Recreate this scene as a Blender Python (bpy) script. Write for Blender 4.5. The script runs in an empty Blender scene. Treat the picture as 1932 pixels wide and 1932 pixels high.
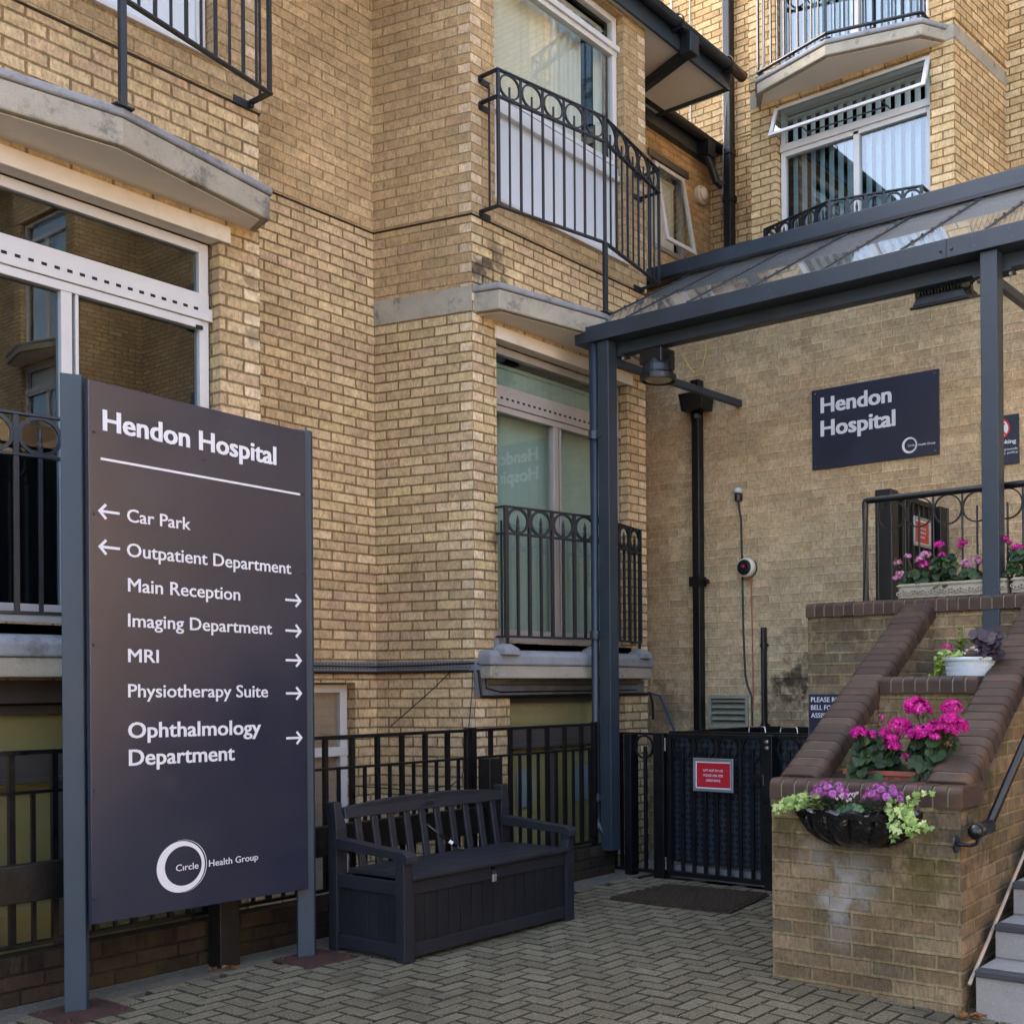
import bpy, bmesh, math, random
from math import sin, cos, pi, radians, sqrt, atan2, hypot
from mathutils import Vector, Matrix

S = bpy.context.scene
COL = S.collection
R = random.Random(7)

# ------------------------------------------------------------------ camera
# world: +X runs along the left facade away from the viewer, +Y into it, z up, metres
cam = bpy.data.cameras.new("camera")
camo = bpy.data.objects.new("camera", cam); COL.objects.link(camo)
TA = radians(34.2)
vx = Vector((cos(TA), sin(TA), 0)); rx = Vector((sin(TA), -cos(TA), 0))
M = Matrix(((rx.x, 0, -vx.x), (rx.y, 0, -vx.y), (0, 1, 0)))
M = M @ Matrix.Rotation(-0.0075, 3, 'Z')
camo.matrix_world = Matrix.Translation((0, 0, 1.5)) @ M.to_4x4()
cam.sensor_fit = 'HORIZONTAL'; cam.sensor_width = 36
cam.lens = 2100 / 1932 * 36
cam.shift_x = (966 - 1345) / 1932
cam.shift_y = (1295 - 966) / 1932
cam.clip_end = 500
S.camera = camo

# ------------------------------------------------------------------ light
SUN_EL, SUN_AZ = 36.0, 88.0          # azimuth of the sun, degrees from +X towards +Y (behind the left wing)
w = bpy.data.worlds.new("World"); S.world = w; w.use_nodes = True
nt = w.node_tree; bg = nt.nodes['Background']
sky = nt.nodes.new('ShaderNodeTexSky'); sky.sky_type = 'NISHITA'; sky.sun_disc = False
sky.sun_elevation = radians(SUN_EL); sky.sun_rotation = radians(90 - SUN_AZ)
sky.air_density = 1.0; sky.dust_density = 6.0; sky.ozone_density = 0.6
nt.links.new(sky.outputs[0], bg.inputs[0]); bg.inputs[1].default_value = 0.15
sl = bpy.data.lights.new("sun", 'SUN'); so = bpy.data.objects.new("sun", sl); COL.objects.link(so)
sl.energy = 3.0; sl.angle = radians(0.5); sl.color = (1.0, 0.95, 0.87)
sd = Vector((cos(radians(SUN_AZ)) * cos(radians(SUN_EL)), sin(radians(SUN_AZ)) * cos(radians(SUN_EL)), sin(radians(SUN_EL))))
so.rotation_euler = sd.to_track_quat('Z', 'Y').to_euler()
S.view_settings.view_transform = 'Standard'; S.view_settings.look = 'None'
S.view_settings.exposure = 3.1; S.view_settings.gamma = 1.0
S.cycles.max_bounces = 10; S.cycles.transparent_max_bounces = 16; S.cycles.caustics_reflective = False; S.cycles.caustics_refractive = False
S.cycles.use_denoising = True

# ------------------------------------------------------------------ materials
def lin(h):
    h = h.lstrip('#'); o = []
    for i in (0, 2, 4):
        c = int(h[i:i + 2], 16) / 255
        o.append(c / 12.92 if c <= .04045 else ((c + .055) / 1.055) ** 2.4)
    return tuple(o) + (1,)

class NT:
    def __init__(s, name):
        s.m = bpy.data.materials.new(name); s.m.use_nodes = True
        s.t = s.m.node_tree; s.b = s.t.nodes['Principled BSDF']; s.out = s.t.nodes['Material Output']
    def n(s, ty, **k):
        o = s.t.nodes.new(ty)
        for a, b in k.items(): setattr(o, a, b)
        return o
    def l(s, a, b): s.t.links.new(a, b)
    def put(s, v, sock):
        if hasattr(v, 'is_linked') or isinstance(v, bpy.types.NodeSocket): s.l(v, sock)
        else: sock.default_value = v
    def m2(s, op, a, b=None, c=None, clamp=False):
        o = s.n('ShaderNodeMath', operation=op, use_clamp=clamp)
        s.put(a, o.inputs[0])
        if b is not None: s.put(b, o.inputs[1])
        if c is not None: s.put(c, o.inputs[2])
        return o.outputs[0]
    def ramp(s, fac, stops, interp='LINEAR'):
        o = s.n('ShaderNodeValToRGB'); o.color_ramp.interpolation = interp
        e = o.color_ramp.elements
        while len(e) < len(stops): e.new(.5)
        for i, (p, c) in enumerate(stops):
            e[i].position = p; e[i].color = c if len(c) == 4 else tuple(c) + (1,)
        s.l(fac, o.inputs[0]); return o.outputs[0]
    def mix(s, fac, a, b, blend='MIX'):
        o = s.n('ShaderNodeMix', data_type='RGBA', blend_type=blend)
        s.put(fac, o.inputs[0]); s.put(a, o.inputs[6]); s.put(b, o.inputs[7]); return o.outputs[2]
    def noise(s, vec, scale, detail=3, rough=.55):
        o = s.n('ShaderNodeTexNoise'); o.inputs['Scale'].default_value = scale; o.inputs['Detail'].default_value = detail
        o.inputs['Roughness'].default_value = rough
        if vec is not None: s.l(vec, o.inputs['Vector'])
        return o.outputs[0]
    def smooth(s, v, a, b, c=0., d=1.):
        o = s.n('ShaderNodeMapRange', interpolation_type='SMOOTHSTEP')
        s.put(v, o.inputs[0])
        for i, x in enumerate((a, b, c, d)): o.inputs[i + 1].default_value = x
        return o.outputs[0]
    def bump(s, h, strength, dist, nrm=None):
        o = s.n('ShaderNodeBump'); o.inputs['Strength'].default_value = strength; o.inputs['Distance'].default_value = dist
        s.l(h, o.inputs['Height'])
        if nrm: s.l(nrm, o.inputs['Normal'])
        s.l(o.outputs[0], s.b.inputs['Normal']); return o.outputs[0]
    def obj(s): return s.n('ShaderNodeTexCoord').outputs['Object']

MATS = {}
def paint(name, col, rough=.5, metal=0., var=.12, scale=6, bump=0., bscale=60, spec=.5, chips=None):
    t = NT(name); c = lin(col) if isinstance(col, str) else col
    o = t.obj(); nz = t.noise(o, scale, 5, .6)
    dark = tuple(x * (1 - var) for x in c[:3]) + (1,); lite = tuple(min(1, x * (1 + var)) for x in c[:3]) + (1,)
    colr = t.ramp(nz, [(.3, dark), (.7, lite)])
    if chips:
        n2 = t.noise(o, 45, 2, .5); colr = t.mix(t.smooth(n2, .70, .74), colr, lin(chips))
    t.l(colr, t.b.inputs['Base Color'])
    t.l(t.smooth(nz, .2, .8, max(0, rough - .08), min(1, rough + .08)), t.b.inputs['Roughness'])
    t.b.inputs['Metallic'].default_value = metal; t.b.inputs['Specular IOR Level'].default_value = spec
    if bump: t.bump(t.noise(o, bscale, 3, .6), bump, .004)
    MATS[name] = t.m; return t.m

def brick(name, pal, mortar, pale='#d8c2a0', patch=.25, jw=.0045, stain=None, soot=None, grain=.22, odd=None):
    """running-bond brickwork in wall metres; UV = along, up; UV2 = distance to the left and right corner"""
    t = NT(name)
    uv = t.n('ShaderNodeUVMap', uv_map='uv').outputs[0]; sp = t.n('ShaderNodeSeparateXYZ'); t.l(uv, sp.inputs[0])
    geo = t.n('ShaderNodeNewGeometry').outputs['Position']
    wob = t.noise(geo, 9, 2, .5); wob2 = t.noise(geo, 90, 2, .5)
    dv0 = t.m2('MULTIPLY', t.m2('SUBTRACT', wob, .5), .006)
    u = t.m2('ADD', sp.outputs[0], t.m2('ADD', t.m2('MULTIPLY', t.m2('SUBTRACT', t.noise(geo, 7, 2, .5), .5), .014), 22.5)); vv = t.m2('ADD', t.m2('ADD', sp.outputs[1], 30.0), dv0)
    rowf = t.m2('DIVIDE', vv, .075); row = t.m2('FLOOR', rowf); fv = t.m2('FRACT', rowf)
    par = t.m2('MULTIPLY', t.m2('MODULO', row, 2.0), .5)
    cx = t.m2('ADD', t.m2('DIVIDE', u, .225), par); col = t.m2('FLOOR', cx); fu = t.m2('FRACT', cx)
    du = t.m2('MULTIPLY', t.m2('MINIMUM', fu, t.m2('SUBTRACT', 1.0, fu)), .225)
    dv = t.m2('MULTIPLY', t.m2('MINIMUM', fv, t.m2('SUBTRACT', 1.0, fv)), .075)
    d = t.m2('MINIMUM', du, dv); d = t.m2('ADD', d, t.m2('MULTIPLY', t.m2('SUBTRACT', wob2, .5), .007))
    bm_ = t.smooth(d, jw - .0015, jw + .0025)
    cv = t.n('ShaderNodeCombineXYZ'); t.l(col, cv.inputs[0]); t.l(row, cv.inputs[1])
    wn = t.n('ShaderNodeTexWhiteNoise', noise_dimensions='2D'); t.l(cv.outputs[0], wn.inputs['Vector'])
    rnd = wn.outputs['Value']
    stops = [(i / len(pal) * (.965 if odd else 1), lin(c)) for i, c in enumerate(pal)] + ([(.965, lin(odd))] if odd else [])
    bc = t.ramp(rnd, stops, 'CONSTANT')
    # per-brick brightness, patches and drag-faced grain
    cs = t.n('ShaderNodeSeparateColor'); t.l(wn.outputs['Color'], cs.inputs[0])
    br = t.smooth(cs.outputs[1], 0, 1, .92, 1.07)
    mp = t.n('ShaderNodeMapping'); mp.inputs['Scale'].default_value = (1, 1, .45); t.l(geo, mp.inputs[0])
    gr = t.smooth(t.noise(mp.outputs[0], 62, 5, .75), .32, .62); big = t.noise(geo, .9, 4, .6); mid = t.noise(geo, 14, 4, .65)
    k = t.m2('MULTIPLY', br, t.m2('ADD', 1 - grain * .5, t.m2('MULTIPLY', gr, grain)))
    k = t.m2('MULTIPLY', k, t.smooth(big, .3, .7, 1 - patch * .6, 1 + patch * .4))
    k = t.m2('MULTIPLY', k, t.smooth(mid, .3, .72, .84, 1.1))
    kk = t.n('ShaderNodeCombineColor')
    for i in range(3): t.l(k, kk.inputs[i])
    # pale half bricks at the corners
    uv2 = t.n('ShaderNodeUVMap', uv_map='uv2').outputs[0]; s2 = t.n('ShaderNodeSeparateXYZ'); t.l(uv2, s2.inputs[0])
    ms = []
    for i, sg in ((0, -1.), (1, 1.)):
        q = t.m2('ADD', t.m2('DIVIDE', t.m2('ADD', u, t.m2('MULTIPLY', s2.outputs[i], sg)), .225), par)
        half = t.m2('GREATER_THAN', t.m2('FRACT', t.m2('ADD', q, .25)), .5)
        near = t.m2('LESS_THAN', s2.outputs[i], .116)
        ms.append(t.m2('MULTIPLY', half, near))
    bc = t.mix(t.m2('MULTIPLY', t.m2('MAXIMUM', ms[0], ms[1]), .8), bc, lin(pale))
    mo = t.mix(t.smooth(t.noise(geo, 5, 3, .6), .3, .7), lin(mortar), tuple(x * .8 for x in lin(mortar)[:3]) + (1,))
    c = t.mix(bm_, mo, bc)
    c = t.mix(1.0, c, kk.outputs[0], 'MULTIPLY')
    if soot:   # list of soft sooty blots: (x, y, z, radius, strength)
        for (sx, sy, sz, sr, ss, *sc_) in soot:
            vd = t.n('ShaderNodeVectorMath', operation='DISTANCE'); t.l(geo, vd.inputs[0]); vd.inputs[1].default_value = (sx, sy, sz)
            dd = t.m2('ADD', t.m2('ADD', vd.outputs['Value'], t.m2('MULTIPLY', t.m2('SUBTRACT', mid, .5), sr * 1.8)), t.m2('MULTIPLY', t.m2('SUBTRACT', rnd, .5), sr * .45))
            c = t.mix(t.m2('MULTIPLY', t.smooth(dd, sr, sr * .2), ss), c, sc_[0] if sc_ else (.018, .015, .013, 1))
    if stain:  # green and lime weathering
        n3 = t.noise(geo, 2.2, 5, .65); n4 = t.noise(geo, 3.1, 4, .6)
        c = t.mix(t.m2('MULTIPLY', t.smooth(n3, .52, .72), stain), c, (.10, .085, .022, 1))
        c = t.mix(t.m2('MULTIPLY', t.smooth(n4, .62, .8), stain * .5), c, (.03, .028, .02, 1))
    t.l(c, t.b.inputs['Base Color']); t.b.inputs['Roughness'].default_value = .92; t.b.inputs['Specular IOR Level'].default_value = .2
    h = t.m2('ADD', t.m2('MULTIPLY', bm_, 1.0), t.m2('MULTIPLY', gr, .35))
    h = t.m2('ADD', h, t.m2('MULTIPLY', cs.outputs[2], .25))
    t.bump(h, .8, .011)
    MATS[name] = t.m; return t.m

brick('brick_lower', ['#c4ac84', '#bfa680', '#c9b18a', '#bba17c', '#c2a981', '#bea281', '#c6ae82', '#b8a079'], '#8d7552', grain=.42, jw=.0066, soot=[(6.03, 6.22, 4.70, .16, .75), (6.2, 6.22, 4.86, .15, .6), (6.28, 6.22, 4.66, .12, .6), (4.12, 6.22, 3.7, .09, .45), (4.1, 6.22, 4.05, .09, .45), (6.17, 6.22, 2.65, .12, .5)])
brick('brick_upper', ['#b69b73', '#b2966f', '#bba079', '#ae926c', '#b49871', '#b29472'], '#a38a63', jw=.0043, grain=.38, pale='#d2bb9c')
brick('brick_right', ['#cfb386', '#c9ac7f', '#d4b98e', '#c4a67b', '#cbaf82', '#c1a276'], '#8a7048', grain=.42, pale='#c6aa7d', jw=.0064)
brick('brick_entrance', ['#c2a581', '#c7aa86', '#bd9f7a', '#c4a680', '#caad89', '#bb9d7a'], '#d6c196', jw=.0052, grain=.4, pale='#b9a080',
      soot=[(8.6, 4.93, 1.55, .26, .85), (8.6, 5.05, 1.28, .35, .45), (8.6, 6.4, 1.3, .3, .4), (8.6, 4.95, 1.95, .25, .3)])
LIME, MOSS, GRIME = (.42, .40, .36, 1), (.11, .085, .02, 1), (.035, .03, .02, 1)
brick('brick_planter', ['#8a765b', '#927c60', '#7c6850', '#846d52', '#988165', '#776852'], '#9d8b64', jw=.0064, patch=.45, stain=.55, pale='#8f7b60', grain=.4,
      soot=[(4.95, 2.56, .50, .16, .6, LIME), (4.95, 2.62, .40, .13, .55, LIME), (4.95, 2.52, .60, .20, .35, LIME), (4.95, 2.72, .63, .14, .35, LIME), (4.95, 2.6, .28, .14, .25, LIME),
            (4.95, 2.15, .62, .16, .6, MOSS), (4.95, 2.14, .78, .10, .7, MOSS), (4.95, 2.9, .85, .18, .6, MOSS), (4.95, 2.2, .5, .2, .4, MOSS), (4.95, 2.0, .85, .22, .5, GRIME), (4.95, 2.45, .82, .35, .35, GRIME), (4.95, 2.95, .7, .15, .4, GRIME),
            (5.9, 2.5, 1.3, .35, .6, MOSS), (5.3, 1.98, .9, .35, .6, GRIME), (6.86, 3.6, 1.93, .3, .5, GRIME)])
brick('brick_dwarf', ['#33291f', '#2d241d', '#3a2e25', '#28211b', '#31271f'], '#262019', jw=.005, patch=.3, stain=.25, pale='#3d2c26')
brick('brick_opposite', ['#ac9170', '#a08565', '#b59a78', '#977d5f'], '#8c7a60', pale='#b78b60')

def concrete(name, c0, c1, spots=.5, speck=True):
    t = NT(name); o = t.obj()
    a = t.noise(o, 3.5, 6, .65); b = t.noise(o, 55, 3, .6); st = t.noise(o, 6, 6, .75); fine = t.noise(o, 130, 2, .6)
    c = t.ramp(a, [(.3, lin(c0)), (.7, lin(c1))])
    c = t.mix(t.m2('MULTIPLY', t.smooth(st, .52, .68), spots), c, (.035, .035, .033, 1))
    if speck: c = t.mix(t.m2('MULTIPLY', t.smooth(fine, .35, .28), .6), c, (.07, .066, .058, 1))
    if speck: c = t.mix(t.m2('MULTIPLY', t.smooth(b, .6, .7), .4), c, lin('#b5a68e'))
    t.l(c, t.b.inputs['Base Color']); t.b.inputs['Roughness'].default_value = .9
    t.bump(t.m2('ADD', b, a), .35, .006); MATS[name] = t.m; return t.m
concrete('concrete', '#8b8577', '#a39b8a', .6)
concrete('slab_cap', '#75767a', '#8f9092', .45, False)
concrete('soffit_paint', '#d9d2c7', '#e0d9cf', 0, False)
concrete('lintel_paint', '#d3c9bc', '#ddd5ca', .1, False)
concrete('board_paint', '#a39382', '#af9f8d', .05, False)
concrete('stone_trough', '#8d8676', '#a39b88', .35)
concrete('asphalt', '#75736d', '#827f78', .15)
concrete('apron', '#4c473d', '#5d574b', .45)
concrete('tile_grey', '#8a857f', '#96918b', .18)
concrete('tile_nosing', '#3a393b', '#464548', .1, False)

def coping_mat():
    t = NT('coping_brick'); o = t.obj()
    at = t.n('ShaderNodeAttribute', attribute_name='rnd').outputs['Fac']
    c = t.ramp(at, [(0, lin('#3c2e27')), (.5, lin('#46362d')), (1, lin('#524035'))])
    c = t.mix(t.smooth(t.noise(o, 12, 5, .7), .45, .75), c, lin('#3b3129'))
    c = t.mix(t.m2('MULTIPLY', t.smooth(t.noise(o, 5, 4, .6), .55, .75), .45), c, lin('#6a4f30'))
    t.l(c, t.b.inputs['Base Color']); t.b.inputs['Roughness'].default_value = .58; t.b.inputs['Specular IOR Level'].default_value = .25
    t.bump(t.noise(o, 130, 3, .6), .3, .003); MATS['coping_brick'] = t.m
coping_mat()
concrete('joint_mortar', '#6e6656', '#857c68', .3)

paint('anthracite', '#29323b', .42, .0, .16, 3, .35, 180, .5, chips='#3c464f')
paint('sign_post_grey', '#2f3d48', .48, 0, .08, 4, spec=.35)
paint('sign_panel', '#2a2d3d', .2, 0, .04, 3, spec=.9)
paint('wall_sign_panel', '#232639', .4, 0, .05, 3)
paint('lettering_white', '#dcdce2', .5, 0, .02)
paint('arm_black', '#15171b', .45, 0, .2, 20)
paint('rail_blue_black', '#161b22', .42, 0, .2, 12, .2, 120, .5, chips='#3a4550')
paint('gloss_black', '#0b0b0e', .3, 0, .25, 15, .15, 90, .5)
paint('gate_black', '#0d0d10', .34, 0, .3, 15, .3, 70, .5, chips='#2b2a2a')
paint('timber_black', '#121110', .45, 0, .3, 18, .4, 40, .4, chips='#3c332c')
paint('bench_plastic', '#1f2026', .5, 0, .12, 8, .5, 30, .4)
paint('bench_panel', '#17181c', .55, 0, .15, 8, .5, 30, .35)
paint('frame_white', '#c3c1bf', .4, .0, .05, 4)
paint('frame_grey', '#a09890', .4, .1, .08, 5)
paint('frame_bronze', '#4f4b49', .4, .2, .08, 5)
paint('panel_white', '#c4cbd2', .5, 0, .03, 2)
paint('slot_dark', '#0a0a0a', .8)
paint('lift_plate', '#24272e', .42, .3, .15, 8)
paint('chequer_ridge', '#565d69', .35, .4, .15, 8)
paint('shadow_brown', '#2e2519', .9, 0, .3, 9)  # dark brown for the painted shadow line below the string course
paint('zinc', '#7b8087', .5, .5, .2, 8)
paint('steel_bright', '#b5b5b5', .25, .9, .05)
paint('aluminium', '#a9aaad', .35, .7, .05)
paint('cable_black', '#101012', .5)
paint('cable_grey', '#7a7d80', .5)
paint('cable_blue', '#2a3f57', .5)
paint('rust', '#3b2119', .8, 0, .35, 14, .4, 60)
paint('red_notice', '#b01c2a', .45, 0, .04)
paint('red_notice_faded', '#a83a2c', .5, 0, .05)
paint('notice_white', '#e0e0e0', .5, 0, .02)
paint('prohibition_red', '#cc2a22', .5)
paint('terracotta', '#8a4a3c', .7, 0, .12, 8)
paint('pot_white', '#b9c2c6', .55, 0, .05, 6)
paint('liner_black', '#0c0c0e', .28, 0, .3, 12, .8, 22, .6)
paint('soil', '#241a12', .95, 0, .4, 30, .8, 40)
paint('rod_pale', '#b09a84', .6, 0, .12, 10)
paint('light_cream', '#c8bfae', .5, 0, .06)
paint('orange_cable', '#a4553a', .5)
paint('yellow_wire', '#b39a4a', .5)
paint('lamp_glass', '#8d8576', .15)
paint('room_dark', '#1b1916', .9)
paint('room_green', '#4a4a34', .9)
paint('blind_beige', '#cbc4b4', .8, 0, .05)
paint('blind_pale', '#cfd8d4', .8, 0, .04)
paint('blind_green', '#90a398', .85, 0, .06)
paint('frosted_olive', '#a39d68', .6, 0, .12, 2)
paint('frosted_grey', '#5d605a', .55, 0, .2, 2)
paint('frosted_brown', '#a08e76', .5, 0, .25, 2.5)
paint('paper_blue', '#8fa3a6', .8, 0, .03)
paint('roof_tile', '#7a6446', .85, 0, .2, 8, .8, 12)
paint('rubber', '#3a2f25', .85, 0, .3, 20, spec=.2)
paint('vent_paint', '#8d8878', .6, 0, .12, 12)
paint('dead_leaf', '#7a4d24', .8, 0, .3, 30)
paint('hinge_steel', '#7d7b76', .4, .7, .2, 20)

def glassm(name, ior, tint, base=.03, rough=0.0):
    t = NT(name); t.t.nodes.remove(t.b)
    fr = t.n('ShaderNodeFresnel'); bf = t.n('ShaderNodeNewGeometry').outputs['Backfacing']
    t.l(t.m2('ADD', t.m2('MULTIPLY', t.m2('SUBTRACT', 1.0, bf), ior), t.m2('DIVIDE', bf, ior)), fr.inputs[0])   # thin sheet: no inner total reflection
    f = t.m2('ADD', fr.outputs[0], base, clamp=True)
    tr = t.n('ShaderNodeBsdfTransparent'); tr.inputs[0].default_value = tint
    gl = t.n('ShaderNodeBsdfGlossy'); gl.inputs['Roughness'].default_value = rough; gl.inputs[0].default_value = (.95, .97, 1, 1)
    mx = t.n('ShaderNodeMixShader'); t.l(f, mx.inputs[0]); t.l(tr.outputs[0], mx.inputs[1]); t.l(gl.outputs[0], mx.inputs[2])
    t.l(mx.outputs[0], t.out.inputs[0]); MATS[name] = t.m
glassm('glass_dark', 1.5, (.7, .76, .8, 1), .0)
glassm('glass_window', 1.5, (.93, .96, .95, 1), .02)
glassm('glass_mirror', 1.7, (.75, .82, .84, 1), .03)
glassm('glass_canopy', 1.5, (.90, .93, .93, 1), .02)
t_ = MATS['glass_canopy'].node_tree; oo_ = t_.nodes['Material Output']; src_ = oo_.inputs[0].links[0].from_socket
df_ = t_.nodes.new('ShaderNodeBsdfDiffuse'); df_.inputs[0].default_value = (.62, .62, .59, 1); tl_ = t_.nodes.new('ShaderNodeBsdfTranslucent'); tl_.inputs[0].default_value = (.62, .62, .59, 1)
a_ = t_.nodes.new('ShaderNodeMixShader'); a_.inputs[0].default_value = .5; t_.links.new(df_.outputs[0], a_.inputs[1]); t_.links.new(tl_.outputs[0], a_.inputs[2])
b_ = t_.nodes.new('ShaderNodeMixShader'); b_.inputs[0].default_value = .10; t_.links.new(src_, b_.inputs[1]); t_.links.new(a_.outputs[0], b_.inputs[2]); t_.links.new(b_.outputs[0], oo_.inputs[0])
glassm('glass_clear', 1.45, (.95, .95, .95, 1))

def rndmat(name, stops, rough=.6, trans=.0, spec=.3, bump=0):
    t = NT(name); at = t.n('ShaderNodeAttribute', attribute_name='rnd').outputs['Fac']
    c = t.ramp(at, [(p, lin(h)) for p, h in stops]); t.l(c, t.b.inputs['Base Color'])
    t.b.inputs['Roughness'].default_value = rough; t.b.inputs['Specular IOR Level'].default_value = spec
    if trans:
        tl = t.n('ShaderNodeBsdfTranslucent'); t.l(c, tl.inputs[0])
        mx = t.n('ShaderNodeMixShader'); mx.inputs[0].default_value = trans
        t.l(t.b.outputs[0], mx.inputs[1]); t.l(tl.outputs[0], mx.inputs[2]); t.l(mx.outputs[0], t.out.inputs[0])
    MATS[name] = t.m
rndmat('geranium_leaf', [(0, '#1c2a17'), (.5, '#2a3d20'), (.85, '#3a4f2a'), (1, '#5a5f2c')], .55, .15)
rndmat('magenta_petal', [(0, '#a80a72'), (.4, '#c81488'), (.8, '#dc2a9c'), (1, '#ee8fcd')], .6, .3)
rndmat('pink_petal', [(0, '#b44a80'), (.4, '#cf86ac'), (.8, '#e0b0c8'), (1, '#e8d0da')], .6, .3)
rndmat('mum_petal', [(0, '#9a4690'), (.5, '#bb66ae'), (1, '#d292c6')], .6, .25)
rndmat('pale_petal', [(0, '#c8a0b4'), (.5, '#dcc4cc'), (1, '#e6dcdc')], .6, .3)
rndmat('dry_petal', [(0, '#5a3026'), (.5, '#7a4a3a'), (1, '#9a6a58')], .8)
rndmat('ivy_leaf', [(0, '#4f6a34'), (.4, '#7f9a4a'), (.75, '#a3b562'), (1, '#c0c88a')], .5, .2)
rndmat('ivy_dark', [(0, '#27402a'), (.6, '#3d5a3a'), (1, '#6a7f55')], .5, .15)
rndmat('lime_leaf', [(0, '#3f5a1c'), (.5, '#6a8428'), (1, '#90a03a')], .55, .2)
rndmat('purple_leaf', [(0, '#1c161a'), (.5, '#2c2128'), (1, '#3a2d34')], .5, .08)
rndmat('stem_green', [(0, '#2a3a1a'), (1, '#4a5a2a')], .6)

def paver_mat():
    t = NT('paver'); o = t.obj()
    at = t.n('ShaderNodeAttribute', attribute_name='rnd').outputs['Fac']
    c = t.ramp(at, [(0, lin('#3a352a')), (.03, lin('#3a352a')), (.06, lin('#625945')), (.5, lin('#6c624d')), (1, lin('#776d58'))])
    v = t.n('ShaderNodeTexVoronoi'); v.inputs['Scale'].default_value = 165; t.l(o, v.inputs['Vector'])
    cs = t.n('ShaderNodeSeparateColor'); t.l(v.outputs['Color'], cs.inputs[0])
    sp = t.m2('MULTIPLY', t.smooth(cs.outputs[0], .80, .86), t.smooth(v.outputs['Distance'], .55, .3))
    c = t.mix(t.m2('MULTIPLY', sp, .75), c, lin('#a0947c'))
    c = t.mix(t.m2('MULTIPLY', t.smooth(cs.outputs[1], .7, .8), .5), c, lin('#2d2a22'))
    c = t.mix(t.m2('MULTIPLY', t.smooth(t.noise(o, 1.6, 5, .65), .5, .72), .55), c, lin('#35312a'))
    g2 = t.n('ShaderNodeTexVoronoi'); g2.inputs['Scale'].default_value = 3.2; t.l(o, g2.inputs['Vector'])
    c = t.mix(t.m2('MULTIPLY', t.smooth(g2.outputs['Distance'], .075, .05), .55), c, lin('#3a362f'))
    c = t.mix(t.m2('MULTIPLY', t.smooth(t.noise(o, 4.5, 5, .7), .58, .7), .35), c, lin('#4a4a2c'))
    t.l(c, t.b.inputs['Base Color']); t.b.inputs['Roughness'].default_value = .9; t.b.inputs['Specular IOR Level'].default_value = .25
    t.bump(v.outputs['Distance'], .35, .004); MATS['paver'] = t.m
paver_mat()
paint('joint_sand', '#171510', .95, 0, .3, 30)

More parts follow.
